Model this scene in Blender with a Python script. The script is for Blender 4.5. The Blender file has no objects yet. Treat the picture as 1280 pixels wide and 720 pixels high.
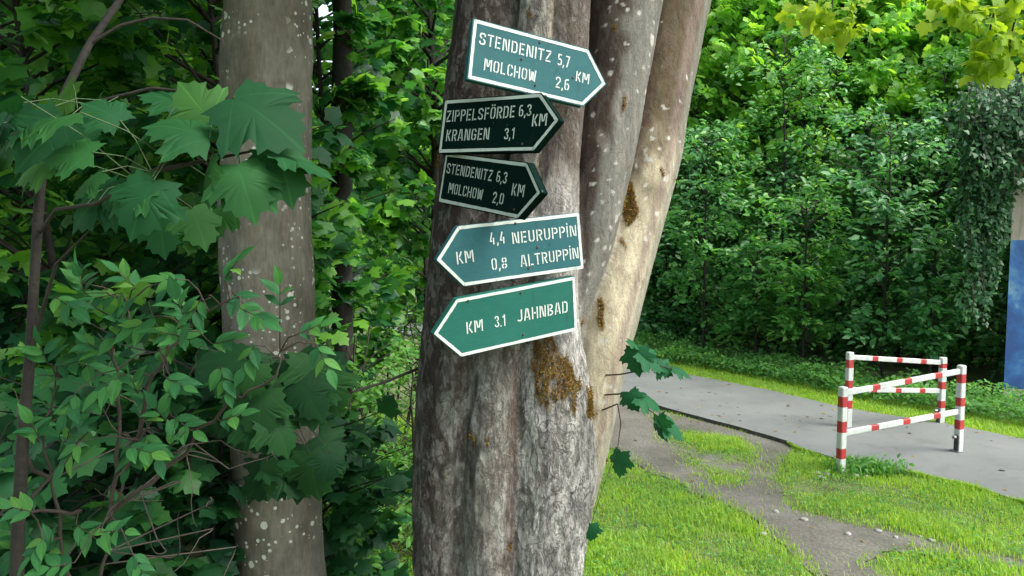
import bpy, bmesh, math, random
import numpy as np
from mathutils import Vector, Matrix, noise as mnoise
R = math.radians
sc = bpy.context.scene
col = sc.collection
# ------------------------------------------------------------------ camera
F = 985.0                      # focal length in pixels of the 1280 px wide photograph
H = 2.45                       # eye height above the path
P = math.atan(75 / F)          # pitch down
cam = bpy.data.cameras.new('camera'); co = bpy.data.objects.new('camera', cam); col.objects.link(co)
cam.sensor_width = 36.0; cam.lens = 36.0 * F / 1280.0
cam.clip_start = 0.05; cam.clip_end = 500
co.location = (0, 0, H); co.rotation_euler = (math.pi / 2 - P, 0, 0)
sc.camera = co
# ------------------------------------------------------------------ light
SUN_EL, SUN_AZ = R(54), R(112)     # azimuth clockwise from +Y: light from the right, a little behind the camera
w = bpy.data.worlds.new('World'); sc.world = w; w.use_nodes = True
nt = w.node_tree; nt.nodes.clear()
sky = nt.nodes.new('ShaderNodeTexSky'); sky.sky_type = 'NISHITA'; sky.sun_disc = False
sky.sun_elevation = SUN_EL; sky.sun_rotation = SUN_AZ; sky.air_density = 1.0; sky.dust_density = 3.0; sky.ozone_density = 1.0
bg = nt.nodes.new('ShaderNodeBackground'); bg.inputs[1].default_value = 0.15
wo = nt.nodes.new('ShaderNodeOutputWorld')
hs = nt.nodes.new('ShaderNodeHueSaturation'); hs.inputs['Saturation'].default_value = .55   # overcast: little blue left
nt.links.new(sky.outputs[0], hs.inputs['Color']); nt.links.new(hs.outputs[0], bg.inputs[0]); nt.links.new(bg.outputs[0], wo.inputs[0])
sl = bpy.data.lights.new('sun', 'SUN'); sl.energy = 1.4; sl.angle = R(30); sl.color = (1, .985, .93)
so = bpy.data.objects.new('sun', sl); col.objects.link(so)
sd = Vector((math.sin(SUN_AZ) * math.cos(SUN_EL), math.cos(SUN_AZ) * math.cos(SUN_EL), math.sin(SUN_EL)))
so.rotation_euler = sd.to_track_quat('Z', 'Y').to_euler(); so.location = (6, -4, 12)
sc.view_settings.view_transform = 'Standard'; sc.view_settings.look = 'None'
sc.view_settings.gamma = 1.0; sc.view_settings.use_curve_mapping = False
sc.view_settings.exposure = 1.6
sc.cycles.max_bounces = 6; sc.cycles.diffuse_bounces = 3; sc.cycles.glossy_bounces = 2; sc.cycles.transmission_bounces = 4
sc.cycles.caustics_reflective = False; sc.cycles.caustics_refractive = False
sc.cycles.sample_clamp_indirect = 4.0

# ------------------------------------------------------------------ helpers
rng = np.random.default_rng(7); random.seed(7)
FW = Vector((0, math.cos(P), -math.sin(P))); UP = Vector((0, math.sin(P), math.cos(P))); EYE = Vector((0, 0, H))
def ray(px, py): return FW * F + Vector((1, 0, 0)) * (px - 640) - UP * (py - 360)
def at(px, py, Y):
    d = ray(px, py); return EYE + d * (Y / d.y)
def G(px, py, z=0.0):
    d = ray(px, py); return EYE + d * ((z - H) / d.z)
def tag(o, label=None, cat=None, group=None, kind=None):
    for k, v in (('label', label), ('category', cat), ('group', group), ('kind', kind)):
        if v: o[k] = v
    return o
def thing(name, loc, label, cat, group=None):
    o = bpy.data.objects.new(name, None); col.objects.link(o); o.location = loc; o.empty_display_size = .1
    return tag(o, label, cat, group)
def link(name, me, parent=None, world=True):
    o = bpy.data.objects.new(name, me); col.objects.link(o)
    if parent:
        o.parent = parent
        if world:
            pl = Vector(parent.location); p = parent.parent
            while p: pl = pl + Vector(p.location); p = p.parent
            o.matrix_parent_inverse = Matrix.Translation(-pl)
    return o
class MB:
    def __init__(s): s.v = []; s.f = []; s.m = []
    def add(s, vs, fs, mi=0):
        n = len(s.v); s.v += [tuple(v) for v in vs]
        s.f += [tuple(i + n for i in f) for f in fs]; s.m += [mi] * len(fs)
    def box(s, c, sz, M=None, mi=0):
        x, y, z = [a / 2 for a in sz]
        vs = [Vector(c) + Vector((i * x, j * y, k * z)) for i in (-1, 1) for j in (-1, 1) for k in (-1, 1)]
        if M is not None: vs = [M @ v for v in vs]
        s.add(vs, [(0, 1, 3, 2), (4, 6, 7, 5), (0, 4, 5, 1), (2, 3, 7, 6), (0, 2, 6, 4), (1, 5, 7, 3)], mi)
    def tube(s, pts, rad, n=6, mi=0, cap=True):
        pts = [Vector(p) for p in pts]; k = len(pts)
        if not hasattr(rad, '__len__'): rad = [rad] * k
        vs, fs = [], []; ref = Vector((.31, .95, .11))
        for i, p in enumerate(pts):
            t = (pts[min(i + 1, k - 1)] - pts[max(i - 1, 0)]).normalized()
            a = t.cross(ref)
            if a.length < 1e-3: a = t.cross(Vector((1, 0, 0)))
            a.normalize(); b = t.cross(a)
            for j in range(n):
                th = 2 * math.pi * j / n; vs.append(p + (a * math.cos(th) + b * math.sin(th)) * rad[i])
        for i in range(k - 1):
            for j in range(n):
                fs.append((i * n + j, i * n + (j + 1) % n, (i + 1) * n + (j + 1) % n, (i + 1) * n + j))
        if cap: fs += [tuple(range(n))[::-1], tuple((k - 1) * n + j for j in range(n))]
        s.add(vs, fs, mi)
    def mesh(s, name, mats, smooth=False):
        me = bpy.data.meshes.new(name); me.from_pydata(s.v, [], s.f)
        for m in (mats if isinstance(mats, (list, tuple)) else [mats]): me.materials.append(m)
        if any(s.m): me.polygons.foreach_set('material_index', s.m)
        if smooth: me.polygons.foreach_set('use_smooth', [True] * len(me.polygons))
        me.update(); return me
    def build(s, name, mats, parent=None, smooth=False, world=True):
        return link(name, s.mesh(name, mats, smooth), parent, world)
def bevel(o, wd, seg=2):
    m = o.modifiers.new('bevel', 'BEVEL'); m.width = wd; m.segments = seg; m.limit_method = 'ANGLE'; return o

# ------------------------------------------------------------------ materials
def mat(name):
    m = bpy.data.materials.new(name); m.use_nodes = True; t = m.node_tree
    return m, t, t.nodes['Principled BSDF']
def N(t, typ, **kw):
    n = t.nodes.new(typ)
    for k, v in kw.items():
        if k.startswith('_'): n.inputs[k[1:].replace('_', ' ')].default_value = v
        else: setattr(n, k, v)
    return n
def ramp(t, fac, stops, interp='LINEAR'):
    r = t.nodes.new('ShaderNodeValToRGB'); r.color_ramp.interpolation = interp; e = r.color_ramp.elements
    while len(e) < len(stops): e.new(.5)
    for el, (p, c) in zip(e, stops): el.position = p; el.color = (c if len(c) == 4 else (*c, 1)) if hasattr(c, '__len__') else (c, c, c, 1)
    t.links.new(fac, r.inputs[0]); return r.outputs[0]
def mixc(t, fac, a, b, mode='MIX'):
    n = t.nodes.new('ShaderNodeMix'); n.data_type = 'RGBA'; n.blend_type = mode
    for s, v in ((0, fac), (6, a), (7, b)):
        if hasattr(v, 'links'): t.links.new(v, n.inputs[s])
        elif s == 0: n.inputs[0].default_value = v
        else: n.inputs[s].default_value = (*v, 1) if len(v) == 3 else v
    return n.outputs[2]
def noise(t, scale, detail=4, rough=.55, vec=None, dist=0.0):
    n = N(t, 'ShaderNodeTexNoise', _Scale=scale, _Detail=detail, _Roughness=rough, _Distortion=dist)
    if vec is not None: t.links.new(vec, n.inputs['Vector'])
    return n.outputs['Fac']
def objvec(t, scale=(1, 1, 1)):
    tc = t.nodes.new('ShaderNodeTexCoord'); mp = N(t, 'ShaderNodeMapping'); mp.inputs['Scale'].default_value = scale
    t.links.new(tc.outputs['Object'], mp.inputs['Vector']); return mp.outputs[0]
def bump(t, b, h, strength=.4, dist=.01):
    n = N(t, 'ShaderNodeBump', _Strength=strength, _Distance=dist); t.links.new(h, n.inputs['Height']); t.links.new(n.outputs[0], b.inputs['Normal'])

def leaf_mat(name, stops, rough=.42, trans=.35, spec=.5, veins=None, tboost=1.6, patch=None):
    m, t, b = mat(name)
    g = t.nodes.new('ShaderNodeNewGeometry')
    c = ramp(t, g.outputs['Random Per Island'], stops)
    nz = noise(t, 9, 2, vec=objvec(t)); c = mixc(t, .55, c, ramp(t, nz, [(.3, (.72, .74, .78)), (.7, (1.25, 1.2, 1.1))]), 'MULTIPLY')
    if patch: c = mixc(t, ramp(t, noise(t, patch[0], 5, .65, objvec(t)), [(.38, 0.0), (.66, patch[2])]), c, patch[1])
    if veins:
        uv = t.nodes.new('ShaderNodeUVMap'); sp = t.nodes.new('ShaderNodeSeparateXYZ'); t.links.new(uv.outputs[0], sp.inputs[0])
        ab = N(t, 'ShaderNodeMath', operation='ABSOLUTE'); t.links.new(sp.outputs[0], ab.inputs[0])
        a2 = N(t, 'ShaderNodeMath', operation='ARCTAN2'); t.links.new(ab.outputs[0], a2.inputs[0]); t.links.new(sp.outputs[1], a2.inputs[1])
        ln = N(t, 'ShaderNodeVectorMath', operation='LENGTH'); t.links.new(uv.outputs[0], ln.inputs[0])
        acc = None
        for ang in veins:
            d = N(t, 'ShaderNodeMath', operation='SUBTRACT'); t.links.new(a2.outputs[0], d.inputs[0]); d.inputs[1].default_value = ang
            e = N(t, 'ShaderNodeMath', operation='ABSOLUTE'); t.links.new(d.outputs[0], e.inputs[0])
            q = N(t, 'ShaderNodeMath', operation='MULTIPLY'); t.links.new(e.outputs[0], q.inputs[0]); t.links.new(ln.outputs[0], q.inputs[1])
            if acc is None: acc = q.outputs[0]
            else:
                mn = N(t, 'ShaderNodeMath', operation='MINIMUM'); t.links.new(acc, mn.inputs[0]); t.links.new(q.outputs[0], mn.inputs[1]); acc = mn.outputs[0]
        vm = ramp(t, acc, [(.004, 1.0), (.018, 0.0)])
        c = mixc(t, vm, c, mixc(t, 1, c, (1.5, 1.4, 1.3), 'MULTIPLY'))
        bump(t, b, acc, .12, .008)
    t.links.new(c, b.inputs['Base Color']); b.inputs['Roughness'].default_value = rough
    b.inputs['Specular IOR Level'].default_value = spec
    tr = t.nodes.new('ShaderNodeBsdfTranslucent'); t.links.new(mixc(t, 1, c, (tboost * 1.1, tboost, tboost * .45), 'MULTIPLY'), tr.inputs[0])
    mx = t.nodes.new('ShaderNodeMixShader'); mx.inputs[0].default_value = trans
    t.links.new(b.outputs[0], mx.inputs[1]); t.links.new(tr.outputs[0], mx.inputs[2])
    t.links.new(mx.outputs[0], t.nodes['Material Output'].inputs[0]); return m
def plain(name, c, rough=.6, var=.25, scale=12, bmp=0.0, metal=0.0):
    m, t, b = mat(name); v = objvec(t)
    nz = noise(t, scale, 5, vec=v)
    lo = tuple(x * (1 - var) for x in c); hi = tuple(x * (1 + var) for x in c)
    t.links.new(ramp(t, nz, [(.3, lo), (.7, hi)]), b.inputs['Base Color']); b.inputs['Roughness'].default_value = rough; b.inputs['Metallic'].default_value = metal
    if bmp: bump(t, b, noise(t, scale * 4, 6, vec=v), bmp, .01)
    return m

VE = (0.0, .98, 2.0)
L_near = leaf_mat('maple_leaf_near', [(0, (.008, .052, .019)), (.5, (.014, .078, .025)), (.85, (.026, .105, .026)), (1, (.05, .14, .03))], .66, .32, .15, veins=VE)
L_shoot = leaf_mat('shoot_leaf', [(0, (.008, .065, .028)), (1, (.016, .10, .035))], .6, .25, .15, veins=VE)
L_dark = leaf_mat('maple_leaf_shaded', [(0, (.005, .030, .010)), (.7, (.009, .045, .012)), (1, (.015, .06, .015))], .65, .25, .12, veins=VE)  # shade on the hanging spray is put into this leaf colour
L_wood = leaf_mat('maple_leaf_wood', [(0, (.016, .09, .036)), (.35, (.034, .15, .042)), (.65, (.09, .27, .045)), (.88, (.17, .40, .05)), (1, (.22, .42, .20))], .42, .5, .35, tboost=2.0)  # brightest stops stand in for backlit leaves
L_shade = leaf_mat('shade_leaf', [(0, (.010, .060, .024)), (.6, (.02, .095, .03)), (1, (.04, .15, .035))], .5, .35, .3)  # maple green with the shade at the lower left put into it
L_under = leaf_mat('undergrowth_leaf', [(0, (.07, .22, .05)), (.5, (.11, .30, .06)), (1, (.17, .36, .08))], .5, .42, .3)
L_elder = leaf_mat('compound_leaf', [(0, (.016, .09, .032)), (.5, (.028, .13, .04)), (.85, (.045, .17, .04)), (1, (.09, .22, .04))], .66, .3, .2, veins=(0.0, .7))
L_hedge = leaf_mat('hedge_leaf', [(0, (.04, .16, .05)), (.5, (.08, .27, .07)), (.85, (.13, .34, .09)), (1, (.26, .45, .17))], .38, .42, .5, tboost=2.0)
L_tree = leaf_mat('tree_leaf', [(0, (.11, .31, .05)), (.5, (.20, .45, .055)), (1, (.34, .58, .08))], .42, .5, .35, tboost=1.9)
L_hedge_b = leaf_mat('hedge_leaf_light', [(0, (.05, .19, .05)), (.5, (.095, .30, .065)), (.85, (.17, .40, .08)), (1, (.28, .48, .15))], .4, .44, .45, tboost=2.0)
L_hedge_c = leaf_mat('hedge_leaf_cool', [(0, (.035, .15, .055)), (.5, (.075, .26, .085)), (.85, (.13, .35, .12)), (1, (.28, .48, .24))], .36, .4, .5, tboost=1.9)
L_yellow = leaf_mat('yellow_leaf', [(0, (.24, .40, .03)), (1, (.36, .50, .05))], .5, .55, .25)
L_ivy = leaf_mat('ivy_leaf', [(0, (.016, .075, .026)), (.7, (.03, .115, .035)), (1, (.07, .19, .05))], .42, .2, .3)
L_ground = leaf_mat('ground_cover_leaf', [(0, (.07, .22, .05)), (.6, (.10, .29, .06)), (1, (.17, .36, .07))], .5, .4, .3)
L_grass = leaf_mat('grass_blade', [(0, (.17, .36, .04)), (.5, (.26, .48, .045)), (.82, (.36, .54, .06)), (1, (.50, .50, .20))], .6, .45, .2, patch=(2.6, (.26, .42, .11), .75))
M_twig = plain('twig_bark', (.032, .025, .018), .85, .35, 30, .4)
M_paletwig = plain('pale_twig_bark', (.045, .034, .025), .85, .3, 30, .4)
M_stem = plain('dark_stem_bark', (.020, .016, .012), .85, .4, 14, .6)
M_green_stem = plain('green_petiole', (.06, .10, .035), .6, .2, 20)

# ------------------------------------------------------------------ leaf meshes
def poly_fan(half, cz=.3, rings=True, fold=.07, droop=.16):
    """leaf outline (right half, base to tip, along +y) -> verts, tris; normal +z"""
    out = list(half) + [(-x, y) for x, y in half[-2:0:-1]]
    n = len(out); vs = []; fs = []
    def zz(x, y): return fold * abs(x) - droop * (x * x * 1.3 + (y - .3) ** 2)
    if rings:
        vs.append((0, cz, zz(0, cz)))
        for x, y in out: vs.append((x * .52, cz + (y - cz) * .52, zz(x * .52, cz + (y - cz) * .52)))
        for x, y in out: vs.append((x, y, zz(x, y)))
        for i in range(n):
            j = (i + 1) % n
            fs += [(0, 1 + i, 1 + j), (1 + i, 1 + n + i, 1 + n + j), (1 + i, 1 + n + j, 1 + j)]
    else:
        vs.append((0, cz, zz(0, cz)))
        for x, y in out: vs.append((x, y, zz(x, y)))
        for i in range(n): fs.append((0, 1 + i, 1 + (i + 1) % n))
    return np.array(vs, float), np.array(fs, int)
MAPLE_HI = poly_fan([(0, 0), (.10, -.06), (.24, -.09), (.40, -.14), (.37, -.02), (.47, .04), (.42, .14), (.50, .22), (.60, .26), (.70, .42), (.58, .42), (.58, .55), (.46, .50), (.34, .51), (.35, .60), (.43, .70), (.30, .73), (.26, .85), (.13, .86), (0, 1.04)], .30, fold=.05, droop=.30)
MAPLE_MID = poly_fan([(0, 0), (.36, -.12), (.40, .10), (.64, .38), (.50, .48), (.31, .50), (.38, .68), (.14, .82), (0, 1)], .28, False, .06, .28)
OVAL_HI = poly_fan([(0, 0), (.10, .08), (.20, .22), (.24, .40), (.20, .60), (.12, .78), (.05, .90), (0, 1.0)], .42, True, .18, .25)
OVAL = (np.array([(0, 0, 0), (.26, .35, .05), (.2, .7, .02), (0, 1, -.12), (-.2, .7, .02), (-.26, .35, .05), (0, .5, -.03)], float),
        np.array([(0, 1, 6), (1, 2, 6), (2, 3, 6), (3, 4, 6), (4, 5, 6), (5, 0, 6)], int))
DIAMOND = (np.array([(0, 0, 0), (.32, .42, .06), (0, 1, -.1), (-.32, .42, .06)], float), np.array([(0, 1, 2), (0, 2, 3)], int))
IVY = poly_fan([(0, 0), (.3, -.08), (.42, .22), (.25, .42), (.2, .7), (0, 1)], .3, False)
def norm(a): return a / np.maximum(np.linalg.norm(a, axis=-1, keepdims=True), 1e-9)
def leaves(name, tpl, pos, axis, nrm, size, material, parent=None, uv=False, smooth=True, mi=None):
    V, T = tpl; n = len(pos); k = len(V)
    ax = norm(axis); nm = nrm - ax * (nrm * ax).sum(-1, keepdims=True); nm = norm(nm); sx = np.cross(ax, nm)
    bend = rng.uniform(.4, 1.6, (n, 1))
    co_ = pos[:, None] + size[:, None, None] * (V[None, :, 0:1] * sx[:, None] + V[None, :, 1:2] * ax[:, None] + (V[None, :, 2] * bend)[:, :, None] * nm[:, None])
    me = bpy.data.meshes.new(name); me.vertices.add(n * k); me.vertices.foreach_set('co', co_.ravel())
    tt = (T[None] + (np.arange(n) * k)[:, None, None]).reshape(-1, 3); nf = len(tt)
    me.loops.add(nf * 3); me.loops.foreach_set('vertex_index', tt.ravel().astype(np.int32))
    me.polygons.add(nf); me.polygons.foreach_set('loop_start', np.arange(0, nf * 3, 3, dtype=np.int32))
    me.update(calc_edges=True)
    if smooth: me.polygons.foreach_set('use_smooth', np.ones(nf, bool))
    if uv:
        u = me.uv_layers.new(name='UVMap'); u.data.foreach_set('uv', V[:, :2][T][None].repeat(n, 0).reshape(-1, 2).ravel())
    me.materials.append(material)
    return link(name, me, parent)
def branch_leaves(P0, P1, per, spread, size, up=(0, -.25, 1), jit=.45, t0=.3, flat=.35):
    """leaves set along branches P0->P1 as flat, layered sprays"""
    n = len(P0); d = P1 - P0; L = np.linalg.norm(d, axis=1); dn = d / L[:, None]
    side = norm(np.cross(dn, np.array([0, 0, 1.0]) + rng.normal(0, .25, (n, 3))))
    i = np.repeat(np.arange(n), per); m = len(i)
    t = t0 + (1.05 - t0) * rng.random(m) ** .8
    s = rng.choice([-1, 1], m) * rng.random(m) ** .8 * spread * (1.15 - t)
    pos = P0[i] + d[i] * t[:, None] + side[i] * (s * L[i])[:, None]
    pos[:, 2] += rng.normal(0, 1, m) * flat * spread * L[i] * .35 - .12 * (t ** 2) * L[i]
    ax = dn[i] * rng.uniform(.3, 1, (m, 1)) + side[i] * np.sign(s)[:, None] * rng.uniform(.3, 1, (m, 1)) + np.array([0, 0, -.35]) + rng.normal(0, .3, (m, 3))
    nm = np.array(up)[None] + rng.normal(0, jit, (m, 3))
    return pos, ax, nm, size * rng.uniform(.55, 1.2, m)
def plant(name, x, y, h, z0, rad, nb, per, size, tpl, lmat, label, cat, group, stem_r=.05, stems=1, lean=(0, 0), up=(0, -.25, 1), spread=.42, bark=None, shape='egg', part='crown', stem_part='trunk', zfun=None, keep=None, jit=.45):
    """a tree, sapling or shrub: tapered stems, limbs out to every spray, leaf-sized faces"""
    root = thing(name, (x, y, 0), label, cat, group); bark = bark or M_stem
    mb = MB(); paths = []
    for s in range(stems):
        a = rng.uniform(0, 6.28); ox, oy = (0, 0) if stems == 1 else (math.cos(a) * rad * .18, math.sin(a) * rad * .18)
        ex, ey = lean[0] + (0 if stems == 1 else math.cos(a) * rad * .45), lean[1] + (0 if stems == 1 else math.sin(a) * rad * .45)
        pts = []
        for k in range(9):
            t = k / 8; pts.append(Vector((x + ox + ex * t ** 1.3 + rng.normal(0, .02) * h * .2 * t, y + oy + ey * t ** 1.3 + rng.normal(0, .02) * h * .2 * t, -.1 + (h * .95 + .1) * t)))
        mb.tube(pts, [stem_r * (1 - .82 * k / 8) + .004 for k in range(9)], 7); paths.append(pts)
    P0 = np.zeros((nb, 3)); P1 = np.zeros((nb, 3))
    for i in range(nb):
        u = rng.random(); z = z0 + (h - z0) * u
        prof = {'egg': math.sin(math.pi * min(1, .12 + .85 * u)) ** .7, 'dome': (1 - u ** 2.2) ** .5 * .9 + .12, 'wide': .75 + .3 * u}[shape]
        th = rng.uniform(0, 6.283); r = rad * prof * rng.uniform(.55, 1.08)
        pts = paths[rng.integers(stems)]; f = min(7.99, max(0.3, (z - .25 * r - .1) / (h * .95) * 8)); k = int(f)
        a = pts[k].lerp(pts[k + 1], f - k)
        P0[i] = a; P1[i] = (a.x + math.cos(th) * r, a.y + math.sin(th) * r, z + rng.normal(0, .06) * rad + .05 * r)
    if keep is not None:
        kk = np.array([keep(p) for p in P1]); P0, P1 = P0[kk], P1[kk]; nb = len(P0)
    for i in range(nb):
        a, b = Vector(P0[i]), Vector(P1[i]); m_ = a.lerp(b, .5) + Vector((0, 0, .06 * (b - a).length))
        mb.tube([a, m_, b], [stem_r * .28 + .003, stem_r * .16 + .002, .0025], 4, cap=False)
    mb.build(stem_part, bark, root, True)
    pos, ax, nm, sz = branch_leaves(P0, P1, per, spread, size, up, jit)
    leaves(part, tpl, pos, ax, nm, sz, lmat, root)
    return root

# ------------------------------------------------------------------ setting: ground, path
def inside(px, py, poly):
    c = np.zeros(px.shape, bool); n = len(poly)
    for i in range(n):
        x1, y1 = poly[i]; x2, y2 = poly[i - 1]
        cr = ((y1 > py) != (y2 > py)) & (px < (x2 - x1) * (py - y1) / (y2 - y1 + 1e-12) + x1); c ^= cr
    return c
def gp(pts, z=0): return [tuple(G(a, b, z)[:2]) for a, b in pts]
def refine(poly, step=.12, amp=.03, seed=0):
    out = []; n = len(poly)
    for i in range(n):
        a = Vector(poly[i]); b = Vector(poly[(i + 1) % n]); k = max(1, int((b - a).length / step))
        for j in range(k):
            p = a.lerp(b, j / k); q = Vector((p.x * 2.3, p.y * 2.3, seed)); q2 = Vector((p.x * 9, p.y * 9, seed + 5))
            out.append((p.x + amp * (mnoise.noise(q) * 2 + mnoise.noise(q2)), p.y + amp * (mnoise.noise(q + Vector((7, 3, 1))) * 2 + mnoise.noise(q2 + Vector((3, 9, 1))))))
    return out
PATH_NEAR = gp([(1700, 740), (1420, 664), (1280, 627), (1200, 603), (1150, 592), (1110, 584), (1050, 574), (1000, 559), (985, 551), (900, 527), (848, 514), (775, 492)], .045)
PATH_FAR = gp([(790, 457), (825, 461), (960, 487), (1060, 510), (1210, 534), (1280, 549), (1420, 576), (1700, 628)], .045)
dn_ = Vector((PATH_NEAR[-1][0] - PATH_NEAR[-4][0], PATH_NEAR[-1][1] - PATH_NEAR[-4][1])).normalized()
PATH = PATH_NEAR + [(PATH_NEAR[-1][0] + dn_.x * 9, PATH_NEAR[-1][1] + dn_.y * 9), (PATH_FAR[0][0] + dn_.x * 8, PATH_FAR[0][1] + dn_.y * 8)] + PATH_FAR
DIRT = gp([(640, 480), (700, 488), (775, 497), (825, 513), (900, 530), (985, 553), (1002, 562), (982, 572), (973, 590), (975, 612), (995, 637), (1060, 655), (1110, 663), (1210, 684), (1280, 700), (1500, 745), (1500, 790), (1280, 712), (1170, 692), (1110, 689), (1083, 703), (1100, 740), (1150, 800), (1060, 800), (1020, 716), (975, 680), (945, 655), (885, 620), (805, 587), (765, 562), (640, 530)])
ISLAND = gp([(815, 520), (860, 533), (932, 553), (944, 575), (928, 606), (898, 605), (858, 577), (835, 548)])
m_soil = plain('soil', (.10, .125, .045), .95, .5, 5, .6)
def sheet(name, poly, z, m, thick=0.0, side=None):
    bm = bmesh.new(); vs = [bm.verts.new((x, y, z)) for x, y in poly]; f = bm.faces.new(vs)
    if f.normal.z < 0: f.normal_flip()
    if thick:
        bot = [bm.verts.new((x, y, z - thick)) for x, y in poly]
        for i in range(len(vs)):
            j = (i + 1) % len(vs); q = bm.faces.new((vs[i], vs[j], bot[j], bot[i])); q.material_index = 1
    bmesh.ops.triangulate(bm, faces=[f])
    me = bpy.data.meshes.new(name); bm.to_mesh(me); bm.free(); me.materials.append(m)
    if side: me.materials.append(side)
    return tag(link(name, me), kind='structure')
# the ground: one sheet to the horizon, gently uneven near by
gx = np.concatenate([[-250, -80, -30], np.arange(-14, 14.01, .25), [30, 80, 250]]); gy = np.concatenate([[-80, -20], np.arange(-4, 24.01, .25), [40, 90, 400]])
XX, YY = np.meshgrid(gx, gy, indexing='ij')
ZZ = -.012 + 0 * XX
mb = MB(); nx, ny = XX.shape
mb.v = [(float(XX[i, j]), float(YY[i, j]), float(ZZ[i, j])) for i in range(nx) for j in range(ny)]
mb.f = [(i * ny + j, (i + 1) * ny + j, (i + 1) * ny + j + 1, i * ny + j + 1) for i in range(nx - 1) for j in range(ny - 1)]; mb.m = [0] * len(mb.f)
tag(mb.build('ground', m_soil, None, True), kind='structure')
# trodden dirt path
m, t, b = mat('trodden_dirt'); v = objvec(t)
c = ramp(t, noise(t, 1.6, 6, .6, v), [(.3, (.075, .070, .055)), (.5, (.115, .108, .088)), (.72, (.17, .16, .135))])
c = mixc(t, .6, c, ramp(t, noise(t, 38, 4, .6, v), [(.35, (.55, .55, .55)), (.65, (1.35, 1.35, 1.35))]), 'MULTIPLY')
vo = N(t, 'ShaderNodeTexVoronoi', _Scale=42.0); t.links.new(v, vo.inputs['Vector'])
c = mixc(t, ramp(t, vo.outputs['Distance'], [(.10, 1.0), (.16, 0.0)]), c, (.21, .20, .18))
t.links.new(c, b.inputs['Base Color']); b.inputs['Roughness'].default_value = .95
bump(t, b, noise(t, 22, 8, .65, v), .7, .02)
sheet('footpath', refine(DIRT, .06, .05, 3), 0.0, m)
# asphalt
m, t, b = mat('worn_asphalt'); v = objvec(t)
c = ramp(t, noise(t, .9, 5, .6, v), [(.3, (.125, .134, .126)), (.7, (.175, .184, .173))])
c = mixc(t, .5, c, ramp(t, noise(t, 160, 2, .6, v), [(.3, (.55, .55, .55)), (.7, (1.4, 1.4, 1.4))]), 'MULTIPLY')
c = mixc(t, ramp(t, noise(t, 2.2, 6, .7, v, .6), [(.54, 0.0), (.70, .6)]), c, (.085, .088, .08))
t.links.new(c, b.inputs['Base Color']); b.inputs['Roughness'].default_value = .75
bump(t, b, noise(t, 120, 3, .6, v), .35, .006)
m_edge = plain('asphalt_edge', (.075, .07, .06), .95, .5, 20, .6)
sheet('asphalt_path', refine(PATH, .12, .012, 9), .045, m, .06, m_edge)

VERGE = gp([(990, 556), (1000, 561), (1050, 576), (1110, 586), (1150, 594), (1200, 605), (1280, 629), (1420, 666), (1700, 742), (1700, 790), (1500, 742), (1280, 697), (1210, 681), (1110, 660), (1060, 652), (998, 634), (979, 611), (977, 592), (984, 574)], .03)
# ------------------------------------------------------------------ sign tree: fused stems
STEMS = {   # (py, left px, right px, depth of the axis)
 'a': [(-420, 600, 650, 3.55), (-200, 584, 652, 3.42), (0, 569, 656, 3.36), (100, 557, 655, 3.34), (200, 548, 652, 3.33), (300, 538, 642, 3.32), (400, 529, 630, 3.32), (500, 521, 612, 3.32), (600, 516, 604, 3.32), (720, 517, 600, 3.32), (900, 500, 610, 3.3), (1120, 470, 620, 3.3)],
 'm': [(-420, 690, 708, 3.40), (-200, 668, 698, 3.30), (0, 650, 690, 3.24), (100, 642, 684, 3.23), (200, 630, 674, 3.22), (300, 615, 665, 3.21), (400, 600, 655, 3.20), (550, 584, 646, 3.20), (720, 580, 642, 3.20), (900, 565, 645, 3.2), (1120, 540, 650, 3.2)],
 'r': [(-420, 725, 750, 3.50), (-200, 704, 748, 3.38), (0, 681, 738, 3.31), (100, 672, 734, 3.30), (200, 655, 724, 3.29), (300, 648, 724, 3.28), (400, 643, 724, 3.28), (500, 638, 738, 3.28), (600, 634, 745, 3.28), (720, 628, 728, 3.28), (900, 615, 745, 3.26), (1120, 600, 770, 3.25)],
 's': [(-420, 820, 900, 3.9), (-200, 778, 866, 3.75), (0, 738, 827, 3.58), (100, 729, 808, 3.52), (200, 715, 792, 3.46), (300, 702, 768, 3.42), (400, 684, 735, 3.40), (550, 665, 715, 3.38), (720, 640, 700, 3.36)],
 't': [(-420, 930, 1000, 4.2), (-200, 862, 934, 4.08), (0, 806, 888, 3.88), (100, 788, 868, 3.78), (200, 771, 849, 3.67), (300, 750, 823, 3.56), (400, 722, 799, 3.46), (500, 700, 774, 3.42), (600, 678, 751, 3.38), (720, 655, 724, 3.36), (900, 645, 735, 3.34), (1120, 640, 740, 3.3)]}
CORE = [(-420, 650, 720, 3.6), (-200, 610, 720, 3.5), (0, 595, 715, 3.45), (200, 570, 705, 3.46), (400, 555, 715, 3.47), (550, 535, 735, 3.50), (720, 530, 722, 3.50), (1120, 490, 740, 3.5)]
SP = {}
mb = MB()
for k, rows in [*STEMS.items(), ('core', CORE)]:
    pts = [at((a + b_) / 2, y, Y) for y, a, b_, Y in rows]; rad = [(b_ - a) / 2 * Y / F * .985 for y, a, b_, Y in rows]
    # catmull-rom resample
    q, qr = [], []
    for i in range(len(pts) - 1):
        p0, p1, p2, p3 = pts[max(i - 1, 0)], pts[i], pts[i + 1], pts[min(i + 2, len(pts) - 1)]
        for j in range(6):
            u = j / 6; u2, u3 = u * u, u ** 3
            q.append(.5 * ((2 * p1) + (p2 - p0) * u + (2 * p0 - 5 * p1 + 4 * p2 - p3) * u2 + (3 * p1 - p0 - 3 * p2 + p3) * u3)); qr.append(rad[i] * (1 - u) + rad[i + 1] * u)
    q.append(pts[-1]); qr.append(rad[-1])
    mb.tube(q, qr, 28); SP[k] = (np.array([list(p) for p in q]), np.array(qr))
tmp = mb.build('tmp', M_stem)
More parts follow.
